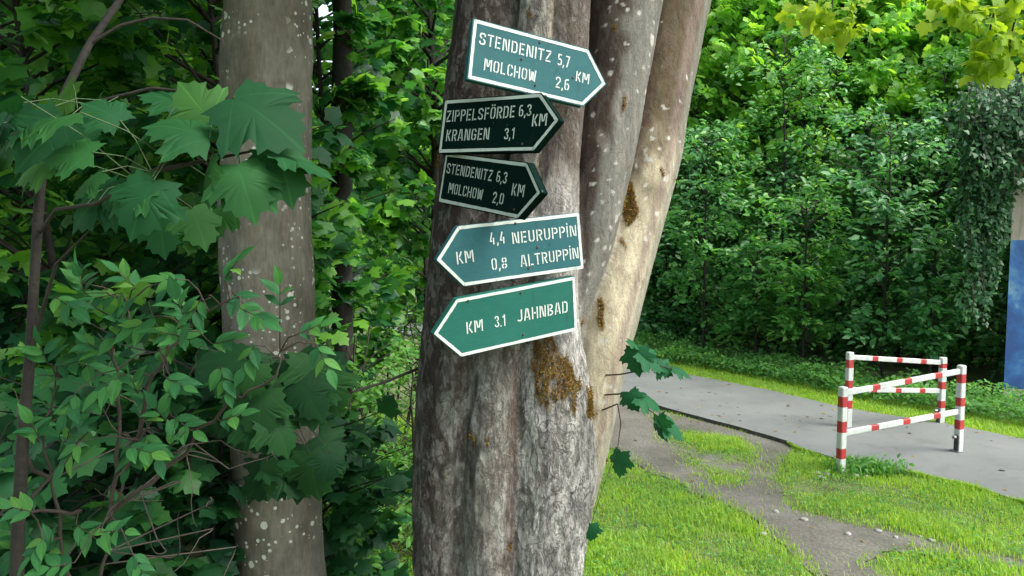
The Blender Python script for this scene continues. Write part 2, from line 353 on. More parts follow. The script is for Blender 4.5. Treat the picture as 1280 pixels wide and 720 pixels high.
rm = tmp.modifiers.new('r', 'REMESH'); rm.mode = 'VOXEL'; rm.voxel_size = .0075
sm_ = tmp.modifiers.new('s', 'SMOOTH'); sm_.factor = .5; sm_.iterations = 9
dg = bpy.context.evaluated_depsgraph_get(); bark = bpy.data.meshes.new_from_object(tmp.evaluated_get(dg))
bpy.data.objects.remove(tmp)
nv = len(bark.vertices); vc = np.empty(nv * 3); bark.vertices.foreach_get('co', vc); vc = vc.reshape(-1, 3)
vn = np.empty(nv * 3); bark.vertex_normals.foreach_get('vector', vn); vn = vn.reshape(-1, 3)
SK = list(STEMS); dist = []; side = []
for k in SK:
    p, r_ = SP[k]; o = np.argsort(p[:, 2]); z = p[o, 2]
    cx = np.interp(vc[:, 2], z, p[o, 0]); cy = np.interp(vc[:, 2], z, p[o, 1]); rr = np.interp(vc[:, 2], z, r_[o])
    d = np.hypot(vc[:, 0] - cx, vc[:, 1] - cy) - rr; d = np.where((vc[:, 2] < z[0] - .02), 9, d); dist.append(d); side.append((vc[:, 0] - cx) / rr)
dist = np.array(dist); side = np.array(side); who = dist.argmin(0)
wgt = np.exp(-np.clip(dist - dist.min(0), 0, 1) / .012); wgt /= wgt.sum(0)
def vnoise(pts, sx, sz, off=0.0): return np.array([mnoise.noise(Vector((p[0] * sx + off, p[1] * sx + off * 2, p[2] * sz))) for p in pts])
n1 = vnoise(vc, 5, 1.6); n2 = vnoise(vc, 22, 5, 3.1); n3 = vnoise(vc, 48, 12, 7.7); n4 = vnoise(vc, 11, 9, 5.2); n5 = vnoise(vc, 90, 30, 1.7)
# the image row each vertex belongs to, used only to say how high on the trunk bark changes
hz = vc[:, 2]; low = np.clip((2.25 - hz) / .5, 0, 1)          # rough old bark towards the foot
rough = wgt[0] * (.55 + .3 * low) + wgt[1] * (.7) + wgt[2] * (.45 + .55 * low) + wgt[3] * .18 + wgt[4] * .14
ridge = 1 - 2 * np.abs(n2)
disp = .010 * n1 + rough * (.007 * ridge + .005 * (1 - 2 * np.abs(n3)) + .003 * n5) + .002 * n4
crv = np.array([.0])
vc2 = vc + vn * disp[:, None]; bark.vertices.foreach_set('co', vc2.ravel())
def C(*c): return np.array(c)[None]
def lerp(a, b_, f): return a * (1 - f[:, None]) + b_ * f[:, None]
def sstep(x, a, b_): u = np.clip((x - a) / (b_ - a), 0, 1); return u * u * (3 - 2 * u)
pale = C(.52, .505, .465)
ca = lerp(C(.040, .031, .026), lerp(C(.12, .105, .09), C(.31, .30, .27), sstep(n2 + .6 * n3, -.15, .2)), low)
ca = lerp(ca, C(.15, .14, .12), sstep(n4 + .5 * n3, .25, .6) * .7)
ca = lerp(ca, C(.045, .034, .03), sstep(-side[0], -.35, .5) * .75)  # left flank darkened: shade away from the light, put into the bark colour
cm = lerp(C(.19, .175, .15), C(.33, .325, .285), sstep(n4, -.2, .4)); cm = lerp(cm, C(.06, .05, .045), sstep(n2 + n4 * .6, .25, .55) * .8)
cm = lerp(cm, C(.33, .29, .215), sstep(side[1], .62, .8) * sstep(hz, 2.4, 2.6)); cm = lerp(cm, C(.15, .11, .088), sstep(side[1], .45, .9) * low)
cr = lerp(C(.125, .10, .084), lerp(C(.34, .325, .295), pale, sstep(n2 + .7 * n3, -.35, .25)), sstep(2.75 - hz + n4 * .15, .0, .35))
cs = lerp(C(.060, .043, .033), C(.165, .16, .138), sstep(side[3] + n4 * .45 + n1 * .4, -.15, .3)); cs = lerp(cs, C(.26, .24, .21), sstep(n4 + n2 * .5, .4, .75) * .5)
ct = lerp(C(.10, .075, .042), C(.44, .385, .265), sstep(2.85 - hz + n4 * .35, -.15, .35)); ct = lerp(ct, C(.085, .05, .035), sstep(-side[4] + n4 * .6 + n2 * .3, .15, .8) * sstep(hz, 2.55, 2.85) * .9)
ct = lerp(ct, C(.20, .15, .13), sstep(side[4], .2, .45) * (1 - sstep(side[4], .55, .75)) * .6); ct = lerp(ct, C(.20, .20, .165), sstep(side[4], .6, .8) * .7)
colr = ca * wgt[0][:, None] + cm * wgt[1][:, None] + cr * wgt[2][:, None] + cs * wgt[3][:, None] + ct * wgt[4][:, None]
# moss on the bark
def near(px, py, Y, rx, rz):
    c_ = at(px, py, Y); return np.clip(1.25 - np.sqrt(((vc[:, 0] - c_.x) / rx) ** 2 + ((vc[:, 2] - c_.z) / rz) ** 2), 0, 1)
moss = np.maximum.reduce([near(690, 452, 3.12, .105, .12), near(700, 490, 3.12, .12, .10) * .8, near(735, 505, 3.2, .03, .13) * .7, near(788, 258, 3.45, .035, .13) * .9, near(752, 395, 3.3, .02, .12) * .5])
moss = np.where(vn[:, 1] < .4, moss, 0); moss = sstep(moss * .8 + n4 * .45 + n2 * .35 + n3 * .35, .32, .6)
colr = lerp(colr, lerp(C(.20, .13, .03), C(.13, .06, .018), sstep(n2 + n5 * .6, -.2, .4)), moss * .9)
# pale lichen spots
sp_ = vnoise(vc, 34, 34, 11.3); colr = lerp(colr, C(.46, .45, .40), sstep(sp_ + .25 * n1, .5, .58) * (.25 + .6 * wgt[3] + .6 * wgt[4]) * (1 - moss))
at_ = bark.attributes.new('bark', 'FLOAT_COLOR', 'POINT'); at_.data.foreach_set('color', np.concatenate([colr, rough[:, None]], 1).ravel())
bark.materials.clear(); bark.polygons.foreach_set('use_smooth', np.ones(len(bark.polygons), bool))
m, t, b = mat('maple_bark'); v = objvec(t, (1, 1, .3)); v2 = objvec(t)
a_ = N(t, 'ShaderNodeAttribute', attribute_name='bark')
c = mixc(t, .75, a_.outputs['Color'], ramp(t, noise(t, 26, 8, .7, v, .5), [(.28, (.45, .43, .42)), (.5, (1, 1, 1)), (.72, (1.35, 1.34, 1.3))]), 'MULTIPLY')
c = mixc(t, .5, c, ramp(t, noise(t, 110, 5, .7, v2), [(.3, (.6, .6, .6)), (.7, (1.25, 1.25, 1.25))]), 'MULTIPLY')
cr_ = noise(t, 42, 7, .75, v, 1.2)
crk = N(t, 'ShaderNodeMath', operation='MULTIPLY'); t.links.new(ramp(t, cr_, [(.36, 1.0), (.44, 0.0)]), crk.inputs[0]); t.links.new(a_.outputs['Alpha'], crk.inputs[1])
c = mixc(t, crk.outputs[0], c, (.055, .045, .038))
vs2 = objvec(t, (1, 1, .07)); c = mixc(t, .5, c, ramp(t, noise(t, 30, 6, .7, vs2, .3), [(.32, (.55, .52, .5)), (.52, (1, 1, 1)), (.7, (1.3, 1.3, 1.27))]), 'MULTIPLY')
vp = objvec(t, (1, 1, .42))
fl = noise(t, 24, 10, .72, vp, .5)
flk = N(t, 'ShaderNodeMath', operation='MULTIPLY'); t.links.new(ramp(t, fl, [(.50, 0.0), (.535, .8)]), flk.inputs[0]); t.links.new(a_.outputs['Alpha'], flk.inputs[1])
c = mixc(t, flk.outputs[0], c, mixc(t, .4, c, (.46, .45, .41)))
w1 = noise(t, 13, 6, .62, vp, .8); w2 = noise(t, 27, 5, .6, vp, 1.2)
k1 = ramp(t, w1, [(.470, 0.0), (.492, 1.0), (.508, 1.0), (.530, 0.0)]); k2 = ramp(t, w2, [(.472, 0.0), (.494, .8), (.506, .8), (.528, 0.0)])
mxk = N(t, 'ShaderNodeMath', operation='MAXIMUM'); t.links.new(k1, mxk.inputs[0]); t.links.new(k2, mxk.inputs[1])
mk2 = N(t, 'ShaderNodeMath', operation='MULTIPLY'); t.links.new(mxk.outputs[0], mk2.inputs[0]); t.links.new(a_.outputs['Alpha'], mk2.inputs[1])
mk3 = N(t, 'ShaderNodeMath', operation='MULTIPLY'); t.links.new(mk2.outputs[0], mk3.inputs[0]); mk3.inputs[1].default_value = .6
c = mixc(t, mk3.outputs[0], c, (.05, .042, .035))
t.links.new(c, b.inputs['Base Color']); b.inputs['Roughness'].default_value = .9; b.inputs['Specular IOR Level'].default_value = .2
ad = N(t, 'ShaderNodeMath', operation='MULTIPLY_ADD'); t.links.new(noise(t, 34, 9, .72, v, .6), ad.inputs[0]); t.links.new(a_.outputs['Alpha'], ad.inputs[1]); fz = N(t, 'ShaderNodeMath', operation='MULTIPLY'); t.links.new(noise(t, 150, 4, .6, v2), fz.inputs[0]); t.links.new(a_.outputs['Alpha'], fz.inputs[1]); t.links.new(fz.outputs[0], ad.inputs[2])
ad2 = N(t, 'ShaderNodeMath', operation='MULTIPLY', ); t.links.new(ad.outputs[0], ad2.inputs[0]); ad2.inputs[1].default_value = .6
ad3 = N(t, 'ShaderNodeMath', operation='MULTIPLY_ADD'); t.links.new(mk2.outputs[0], ad3.inputs[0]); ad3.inputs[1].default_value = -.45; t.links.new(ad2.outputs[0], ad3.inputs[2])
ad4 = N(t, 'ShaderNodeMath', operation='MULTIPLY_ADD'); t.links.new(flk.outputs[0], ad4.inputs[0]); ad4.inputs[1].default_value = .25; t.links.new(ad3.outputs[0], ad4.inputs[2])
bump(t, b, ad4.outputs[0], .8, .02)
M_bark = m; bark.materials.append(m)
base = Vector((-.02, 3.32, 0))
tree = thing('sign_tree', base, 'thick grey maple with several fused leaning stems carrying green direction signs', 'tree')
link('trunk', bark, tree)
# moss tufts
sel = np.flatnonzero((moss > .55) & (vn[:, 1] < .2)); sel = rng.choice(sel, 9000)
pm = vc2[sel] + rng.normal(0, .002, (len(sel), 3)); nn = vn[sel]
M_moss = leaf_mat('moss', [(0, (.05, .028, .012)), (.3, (.19, .10, .02)), (.6, (.30, .17, .03)), (.85, (.26, .20, .045)), (1, (.10, .13, .035))], .9, .2, .1)
leaves('moss', DIAMOND, pm, nn + rng.normal(0, .6, pm.shape) + np.array([0, 0, -.3]), rng.normal(0, 1, pm.shape), rng.uniform(.004, .011, len(pm)), M_moss, tree)
# crown of the sign tree, above the picture: shades the signs from above
def crown(parent, c, rx, ry, rz, n, size, m, tpl=MAPLE_MID, name='crown', nbr=30, p0=None):
    mb = MB(); P1 = []
    for i in range(nbr):
        d = norm(rng.normal(0, 1, 3)[None])[0] * rng.uniform(.45, 1); P1.append(np.array(c) + d * np.array([rx, ry, rz]))
    P1 = np.array(P1); P0 = np.repeat(np.array(p0 if p0 is not None else c, float)[None], nbr, 0) + rng.normal(0, .12, (nbr, 3))
    for a, e in zip(P0, P1): mb.tube([a, (a + e) / 2 + np.array([0, 0, .15]), e], [.035, .02, .006], 5, cap=False)
    mb.build('limb', M_stem, parent, True)
    per = n // nbr; pos, ax, nm, sz = branch_leaves(P0, P1, per, .5, size, (0, 0, 1), .5, .25)
    return leaves(name, tpl, pos, ax, nm, sz, m, parent)
crown(tree, (.3, 3.9, 6.9), 1.9, 1.7, 1.3, 1500, .2, L_wood, nbr=36, p0=(.3, 3.7, 4.9))

# ------------------------------------------------------------------ direction signs
w_ = .075
l, r, bb, tt_ = .08, .44, .075, .925
GL = {
'S': (.52, [[(r, .70), (r, .82), (.36, tt_), (.16, tt_), (l, .83), (l, .67), (.15, .57), (.22, .54)], [(.29, .48), (.37, .44), (r, .34), (r, .17), (.36, bb), (.16, bb), (l, .17), (l, .30)]]),
'T': (.50, [[(.01, tt_), (.49, tt_)], [(.25, .82), (.25, 0)]]),
'E': (.48, [[(l, 0), (l, 1)], [(.20, tt_), (r, tt_)], [(.20, .5), (.40, .5)], [(.20, bb), (r, bb)]]),
'F': (.46, [[(l, 0), (l, 1)], [(.20, tt_), (r, tt_)], [(.20, .5), (.40, .5)]]),
'N': (.58, [[(l, 0), (l, 1)], [(.205, .94), (.375, .06)], [(.50, 0), (.50, 1)]]),
'D': (.52, [[(l, 0), (l, 1)], [(.20, tt_), (.33, tt_), (r, .81), (r, .19), (.33, bb), (.20, bb)]]),
'I': (.16, [[(l, 0), (l, 1)]]),
'Z': (.50, [[(.05, tt_), (.46, tt_)], [(.40, .80), (.10, .20)], [(.04, bb), (.46, bb)]]),
'M': (.70, [[(l, 0), (l, 1)], [(.20, .95), (.30, .35)], [(.40, .35), (.50, .95)], [(.62, 0), (.62, 1)]]),
'O': (.52, [[(.22, tt_), (.17, tt_), (l, .81), (l, .19), (.17, bb), (.22, bb)], [(.30, bb), (.35, bb), (r, .19), (r, .81), (.35, tt_), (.30, tt_)]]),
'L': (.47, [[(l, 0), (l, 1)], [(.20, bb), (r, bb)]]),
'C': (.50, [[(r, .70), (r, .82), (.35, tt_), (.30, tt_)], [(.22, tt_), (.17, tt_), (l, .82), (l, .18), (.17, bb), (.22, bb)], [(.30, bb), (.35, bb), (r, .18), (r, .30)]]),
'H': (.56, [[(l, 0), (l, 1)], [(.20, .5), (.36, .5)], [(.48, 0), (.48, 1)]]),
'W': (.70, [[(.07, 1), (.16, .02)], [(.265, .10), (.315, .85)], [(.42, .85), (.44, .10)], [(.63, 1), (.56, .02)]]),
'K': (.50, [[(l, 0), (l, 1)], [(.22, .54), (.42, .98)], [(.22, .46), (.44, .02)]]),
'P': (.50, [[(l, 0), (l, 1)], [(.20, tt_), (.33, tt_), (r, .83), (r, .60), (.33, .48), (.20, .48)]]),
'R': (.52, [[(l, 0), (l, 1)], [(.20, tt_), (.33, tt_), (r, .83), (r, .62), (.33, .50), (.20, .50)], [(.29, .39), (.45, 0)]]),
'G': (.54, [[(r, .70), (r, .82), (.35, tt_), (.30, tt_)], [(.22, tt_), (.17, tt_), (l, .82), (l, .18), (.17, bb), (.22, bb)], [(.30, bb), (.35, bb), (r, .18), (r, .45), (.29, .45)]]),
'A': (.56, [[(.07, 0), (.22, 1)], [(.34, 1), (.49, 0)], [(.235, .27), (.325, .27)]]),
'U': (.52, [[(l, 1), (l, .19), (.17, bb), (.22, bb)], [(.30, bb), (.35, bb), (r, .19), (r, 1)]]),
'J': (.46, [[(.38, 1), (.38, .19), (.29, bb), (.14, bb), (.05, .15)]]),
'B': (.52, [[(l, 0), (l, 1)], [(.20, tt_), (.32, tt_), (.42, .84), (.42, .68), (.32, .59), (.20, .59)], [(.20, .43), (.33, .43), (r, .33), (r, .18), (.33, bb), (.20, bb)]]),
'0': (.50, [[(.21, tt_), (.17, tt_), (l, .81), (l, .19), (.17, bb), (.21, bb)], [(.29, bb), (.33, bb), (.42, .19), (.42, .81), (.33, tt_), (.29, tt_)]]),
'1': (.34, [[(.05, .74), (.14, .90)], [(.24, 0), (.24, 1)]]),
'2': (.50, [[(l, .70), (l, .82), (.17, tt_), (.34, tt_), (r, .82), (r, .64), (.13, .19)], [(.05, bb), (.46, bb)]]),
'3': (.50, [[(l, .76), (l, .84), (.16, tt_), (.33, tt_), (.42, .83), (.42, .67), (.32, .58), (.24, .58)], [(.28, .42), (.34, .42), (r, .32), (r, .17), (.34, bb), (.16, bb), (l, .16), (l, .25)]]),
'4': (.52, [[(.25, 1), (.08, .30), (.24, .27)], [(.36, .56), (.36, 0)]]),
'5': (.50, [[(.43, tt_), (.12, tt_), (.10, .62)], [(.12, .50), (.20, .55), (.34, .55), (r, .45), (r, .18), (.34, bb), (.16, bb), (l, .17)]]),
'6': (.50, [[(.38, tt_), (.18, tt_), (l, .80), (l, .20), (.16, bb), (.20, bb)], [(.20, .55), (.34, .55), (.43, .45), (.43, .18), (.34, bb), (.28, bb)]]),
'7': (.48, [[(.04, tt_), (.43, tt_), (.40, .78), (.20, 0)]]),
'8': (.50, [[(.21, .57), (.10, .64), (.10, .84), (.21, tt_)], [(.29, tt_), (.40, .84), (.40, .64), (.29, .57)], [(.21, .41), (l, .33), (l, .17), (.21, bb)], [(.29, bb), (.42, .17), (.42, .33), (.29, .41)]]),
',': (.17, [[(.12, .13), (.06, -.14)]]), '.': (.17, [[(.08, 0), (.08, .13)]]), ' ': (.3, [])}
GL['Ö'] = (.52, GL['O'][1] + [[(.15, 1.08), (.15, 1.22)], [(.37, 1.08), (.37, 1.22)]])
GL['İ'] = (.16, [[(l, 0), (l, 1)], [(l, 1.10), (l, 1.25)]])
def ribbon(pts, hw):
    P_ = [Vector((*p, 0)) for p in pts]; L_, R_ = [], []
    for i, p in enumerate(P_):
        d1 = (p - P_[i - 1]).normalized() if i else None; d2 = (P_[i + 1] - p).normalized() if i < len(P_) - 1 else None
        if d1 is None: d1 = d2
        if d2 is None: d2 = d1
        n1_ = Vector((-d1.y, d1.x, 0)); n2_ = Vector((-d2.y, d2.x, 0)); mm = (n1_ + n2_); mm.normalize(); k = hw / max(.5, mm.dot(n1_))
        L_.append(p + mm * k); R_.append(p - mm * k)
    return L_, R_
def text_on(mb, txt, s, e, cap, y=-.0016, hw=.060):
    """stencil lettering from s to e (points on the board, local x and z)"""
    tr_ = .10; tot = sum(GL[c_][0] + tr_ for c_ in txt) - tr_
    s, e = Vector((s[0], s[1], 0)), Vector((e[0], e[1], 0)); d = e - s; kx = d.length / tot; u = d.normalized(); up = Vector((-u.y, u.x, 0)); x = 0.0
    for c_ in txt:
        for st in GL[c_][1]:
            q = [(a * kx + random.uniform(-.0004, .0004), b_ * cap + random.uniform(-.0004, .0004)) for a, b_ in st]
            L_, R_ = ribbon(q, hw * (kx + cap) / 2 * .92)
            vs = [s + u * (x + p.x) + up * p.y for p in L_ + R_]; n = len(q)
            mb.add([(p.x, y, p.y) for p in vs], [(i, i + n, i + n + 1, i + 1) for i in range(n - 1)])
        x += (GL[c_][0] + tr_) * kx
def board_mat(name, c1, c2, dirt=.5, rough=.65):
    m, t, b = mat(name); b.inputs['Specular IOR Level'].default_value = .2 if rough < .7 else .04; v = objvec(t, (1, 1, 1)); vg = objvec(t, (3, 30, 30))
    c = ramp(t, noise(t, 5, 5, .6, v), [(.3, c1), (.7, c2)])
    c = mixc(t, .35, c, ramp(t, noise(t, 6, 5, .6, vg), [(.3, (.75, .75, .75)), (.7, (1.2, 1.2, 1.2))]), 'MULTIPLY')
    c = mixc(t, ramp(t, noise(t, 14, 7, .75, v, .8), [(.62, 0.0), (.70, dirt)]), c, tuple(x * .45 for x in c1))
    c = mixc(t, ramp(t, noise(t, 60, 3, .6, v), [(.70, 0.0), (.76, .5)]), c, (.35, .4, .36))
    c = mixc(t, ramp(t, noise(t, 26, 5, .7, objvec(t, (1, 1, .12)), .3), [(.60, 0.0), (.74, .45)]), c, tuple(.5 * x + .012 for x in c1))
    t.links.new(c, b.inputs['Base Color']); b.inputs['Roughness'].default_value = rough
    bump(t, b, noise(t, 30, 6, .7, vg), .2, .004); return m
def white_mat(name, c1, dirt):
    m, t, b = mat(name); v = objvec(t)
    c = ramp(t, noise(t, 40, 6, .7, v), [(.3, tuple(x * .86 for x in c1)), (.65, c1)])
    c = mixc(t, ramp(t, noise(t, 17, 8, .8, v, 1.0), [(.54, 0.0), (.66, dirt)]), c, (.16, .18, .14))
    t.links.new(c, b.inputs['Base Color']); b.inputs['Roughness'].default_value = .6; return m
B1 = board_mat('teal_board_paint', (.016, .083, .090), (.026, .112, .118)); B2 = board_mat('shaded_dark_green_board_paint', (.001, .009, .007), (.002, .013, .010), .3, .8)  # dark green paint also carries the shade on the left-facing boards
B4 = board_mat('blue_teal_board_paint', (.016, .080, .090), (.026, .110, .118), .6); B5 = board_mat('sea_green_board_paint', (.011, .105, .078), (.018, .125, .092), .25)
W1 = white_mat('white_sign_paint', (.53, .59, .54), .7); W2 = white_mat('shaded_dull_sign_paint', (.46, .54, .48), .55); W3 = white_mat('clean_sign_paint', (.60, .65, .60), .15)  # dull white also carries some shade of the left-facing boards
M_nail = plain('rusty_nail', (.05, .035, .03), .7, .4, 60)
SIGNS = [
 ('teal arrow sign topmost on the trunk, reading STENDENITZ 5,7 and MOLCHOW 2,6', [.4284, -.0776, .1412, .067, 3.0584, .4767, .2196, .0898, -.0049], 1, B1, W1,
  [('STENDENITZ', (598, 55.1), (688.2, 78.6), 15.5), ('5,7', (696, 81.3), (711, 85.2), 15), ('MOLCHOW', (604, 87.6), (669.3, 103), 15), ('2,6', (693.3, 109.3), (710.8, 113.8), 14.5), ('KM', (718.9, 101.2), (736, 105.7), 13)], [(652, 74), (669, 106.6), (674.7, 53), (716, 97)], W1),
 ('dark green arrow sign reading ZIPPELSFÖRDE 6,3 and KRANGEN 3,1', [-.6311, -.1503, .0393, -.0911, 2.8354, .455, .207, .0908, .0034], 1, B2, W2,
  [('ZIPPELSFÖRDE', (557.6, 152.8), (643.4, 146.9), 14), ('6,3', (648.3, 146.2), (663.8, 145), 14.5), ('KRANGEN', (557.2, 176.7), (611.4, 174.6), 14), ('3,1', (630, 174.6), (642.7, 173.9), 14), ('KM', (664.5, 158.2), (683.5, 157), 15)], [(575, 139), (653, 180)], W2),
 ('dark green arrow sign with ragged tip reading STENDENITZ 6,3 and MOLCHOW 2,0', [-.8938, -.0989, .1419, -.1206, 2.6161, .5199, .1963, .0979, .0039], 1, B2, W2,
  [('STENDENITZ', (557.9, 216.5), (615, 226.7), 12.6), ('6,3', (620, 227.4), (633, 229.8), 14), ('MOLCHOW', (560, 241.3), (602.7, 250.5), 13), ('2,0', (615, 253.6), (629, 256), 14), ('KM', (639, 244.2), (655, 246.6), 15)], [(572, 205), (643, 262)], W2),
 ('blue teal arrow sign pointing left, reading 4,4 NEURUPPIN and 0,8 ALTRUPPIN', [.4581, .0015, -.1026, .0426, 2.3737, .5159, .2215, .0954, -.002], -1, B4, W1,
  [('4,4', (612, 306), (632, 304), 15), ('NEURUPPİN', (640.3, 305.1), (720.9, 295), 14.5), ('KM', (571, 330.5), (593, 327.3), 15.5), ('0,8', (614.6, 338), (634.3, 335.5), 15), ('ALTRUPPİN', (650.7, 333.8), (723.7, 322.8), 14.5)], [(672, 309), (661, 335), (644, 279), (645, 352)], W1),
 ('clean sea green arrow sign pointing left at the bottom, reading KM 3,1 JAHNBAD', [.5107, .1097, -.1321, .0291, 2.1188, .5155, .2209, .1006, -.0017], -1, B5, W3,
  [('KM', (583, 417.5), (604, 413.3), 15), ('3.1', (618.3, 409.6), (632, 407), 14.5), ('JAHNBAD', (646.3, 402.5), (709.7, 390.3), 15)], [(651, 366), (654, 418), (585, 376)], W3)]
SIGN_Y = 2.98
def pose(q):
    yaw, tl, ro = q[:3]; return Matrix.Translation((q[3], SIGN_Y, q[4])) @ Matrix.Rotation(yaw, 4, 'Z') @ Matrix.Rotation(tl, 4, 'X') @ Matrix.Rotation(ro, 4, 'Y')
for lab, q, dr, bm_, wm, texts, nails, tm in SIGNS:
    M = pose(q); Mi = M.inverted(); Wd, h, tp, sk = q[5:9]
    root = bpy.data.objects.new('direction_sign', None); col.objects.link(root); root.matrix_world = M; root.empty_display_size = .1
    tag(root, lab, 'sign', 'green arrow signs nailed to the trunk')
    oc = [(-Wd / 2, h / 2), (Wd / 2, h / 2), (Wd / 2 + tp, sk), (Wd / 2, -h / 2), (-Wd / 2, -h / 2)]
    oc = [(x * dr, z) for x, z in oc]; T = .03
    rag = 'ragged' in lab
    mb = MB(); n = 5; fr = [(x, 0, z) for x, z in oc]; bk = [(x, T, z) for x, z in oc]; ordr = list(range(5)) if dr < 0 else list(range(5))[::-1]
    mb.add(fr + bk, [tuple(ordr), tuple(5 + i for i in ordr[::-1])] + [((i + 1) % 5, i, 5 + i, 5 + (i + 1) % 5) for i in range(5)])
    o = mb.build('board', bm_, root, world=False); bevel(o, .0025)
    # painted border
    bw = .0135; cen = Vector((sum(x for x, z in oc) / 5, sum(z for x, z in oc) / 5))
    inn = []
    pv = [Vector(p) for p in oc]
    for i in range(5):
        d1 = (pv[i] - pv[i - 1]).normalized(); d2 = (pv[(i + 1) % 5] - pv[i]).normalized()
        s_ = -1 if dr > 0 else 1; n1_ = Vector((-d1.y, d1.x)) * s_; n2_ = Vector((-d2.y, d2.x)) * s_
        mm = (n1_ + n2_).normalized(); inn.append(pv[i] + mm * (bw / max(.4, mm.dot(n1_))))
    mb = MB(); seg = 16
    for i in range(5):
        j = (i + 1) % 5; A, Bp, a2, b2 = pv[i], pv[j], inn[i], inn[j]; vs = []
        for k in range(seg + 1):
            u = k / seg; e_ = random.uniform(-.0009, .0009) if 0 < k < seg else 0
            oo = A.lerp(Bp, .004 + .992 * u); oo = oo + (cen - oo).normalized() * .0022; ii = a2.lerp(b2, u) + (cen - a2.lerp(b2, u)).normalized() * e_
            vs += [(oo.x, -.0012, oo.y), (ii.x, -.0012, ii.y)]
        mb.add(vs, [(2 * k, 2 * k + 2, 2 * k + 3, 2 * k + 1) for k in range(seg)])
    mb.build('border', wm, root, world=False)
    def loc(px, py):
        a = Mi @ EYE; d = (Mi.to_3x3() @ ray(px, py)); k = -a.y / d.y; p = a + d * k; return (p.x, p.z)
    for txt, s, e, cap in texts:
        a = loc(*s); c_ = loc(s[0], s[1] - cap); mb = MB(); text_on(mb, txt, a, loc(*e), math.hypot(a[0] - c_[0], a[1] - c_[1])); mb.build('lettering', tm, root, world=False)
    for px, py in nails:
        x, z = loc(px, py); mb = MB(); mb.tube([(x, .004, z), (x, -.003, z), (x, -.0042, z)], [.0045, .0045, .002], 8); mb.build('nail', M_nail, root, world=False)

# ------------------------------------------------------------------ lichen-spotted tree
m, t, b = mat('spotted_bark'); v = objvec(t); vs_ = objvec(t, (1, 1, .25))
c = ramp(t, noise(t, 7, 6, .6, v), [(.3, (.10, .094, .075)), (.7, (.17, .162, .132))])
c = mixc(t, .6, c, ramp(t, noise(t, 3.2, 7, .65, objvec(t, (1, 1, .5)), .6), [(.34, (.55, .5, .45)), (.5, (1, 1, 1)), (.66, (1.3, 1.32, 1.28))]), 'MULTIPLY')
c = mixc(t, .7, c, ramp(t, noise(t, 60, 6, .7, vs_), [(.3, (.6, .58, .55)), (.7, (1.3, 1.3, 1.25))]), 'MULTIPLY')
for s_, lo, hi in ((14.0, .10, .16), (34.0, .11, .17), (8.0, .075, .12)):
    vo = N(t, 'ShaderNodeTexVoronoi', _Scale=s_); vo.inputs['Randomness'].default_value = 1
    t.links.new(v, vo.inputs['Vector']); sp = t.nodes.new('ShaderNodeSeparateColor'); t.links.new(vo.outputs['Color'], sp.inputs[0])
    th = N(t, 'ShaderNodeMath', operation='MULTIPLY'); t.links.new(sp.outputs[0], th.inputs[0]); th.inputs[1].default_value = hi * 2.2
    ds = N(t, 'ShaderNodeMath', operation='ADD'); t.links.new(vo.outputs['Distance'], ds.inputs[0])
    nn_ = N(t, 'ShaderNodeMath', operation='MULTIPLY'); t.links.new(noise(t, 90, 3, .6, v), nn_.inputs[0]); nn_.inputs[1].default_value = .10; t.links.new(nn_.outputs[0], ds.inputs[1])
    lt = N(t, 'ShaderNodeMath', operation='LESS_THAN'); t.links.new(ds.outputs[0], lt.inputs[0]); t.links.new(th.outputs[0], lt.inputs[1])
    mk = N(t, 'ShaderNodeMath', operation='MULTIPLY'); t.links.new(lt.outputs[0], mk.inputs[0]); t.links.new(ramp(t, noise(t, 3, 3, .6, v), [(.44, 0.0), (.52, .9)]), mk.inputs[1])
    c = mixc(t, mk.outputs[0], c, (.50, .52, .44))
t.links.new(c, b.inputs['Base Color']); b.inputs['Roughness'].default_value = .9; b.inputs['Specular IOR Level'].default_value = .2
bump(t, b, noise(t, 45, 8, .7, vs_), .5, .012); M_spot = m
def trunk_mesh(rows, n=48, amp=.013, sub=10):
    pts = [at((a + b_) / 2, y, Y) for y, a, b_, Y in rows]; rad = [(b_ - a) / 2 * Y / F * .965 for y, a, b_, Y in rows]; mb = MB(); q, qr = [], []
    for i in range(len(pts) - 1):
        for j in range(sub): u = j / sub; q.append(pts[i].lerp(pts[i + 1], u)); qr.append(rad[i] * (1 - u) + rad[i + 1] * u)
    q.append(pts[-1]); qr.append(rad[-1]); mb.tube(q, qr, n)
    out = []
    for i, vv in enumerate(mb.v):
        c_ = q[i // n]; d = Vector(vv) - c_; k = mnoise.noise(Vector((vv[0] * 6, vv[1] * 6, vv[2] * 2))) * amp * 1.5 + mnoise.noise(Vector((vv[0] * 25, vv[1] * 25, vv[2] * 9))) * amp * .5
        out.append(Vector(vv) + d.normalized() * k)
    mb.v = out; return mb
TY = 3.75
st_ = thing('maple_tree', at(345, 1000, TY) * 1 - Vector((0, 0, at(345, 1000, TY).z)), 'straight brown maple trunk dotted with pale lichen among dark leaves', 'tree')
trunk_mesh([(-420, 300, 372, TY), (-150, 290, 382, TY), (0, 283, 388, TY), (120, 279, 388, TY), (250, 275, 389, TY), (430, 279, 394, TY), (560, 287, 401, TY), (720, 297, 411, TY), (850, 290, 428, TY), (960, 270, 450, TY)]).build('trunk', M_spot, st_, True)
crown(st_, (-2.7, 1.3, 6.2), 2.8, 2.5, 1.4, 6500, .22, L_wood, nbr=70, p0=(-1.15, 3.75, 5.0))  # unseen canopy added over the left foreground to shade the leaves below

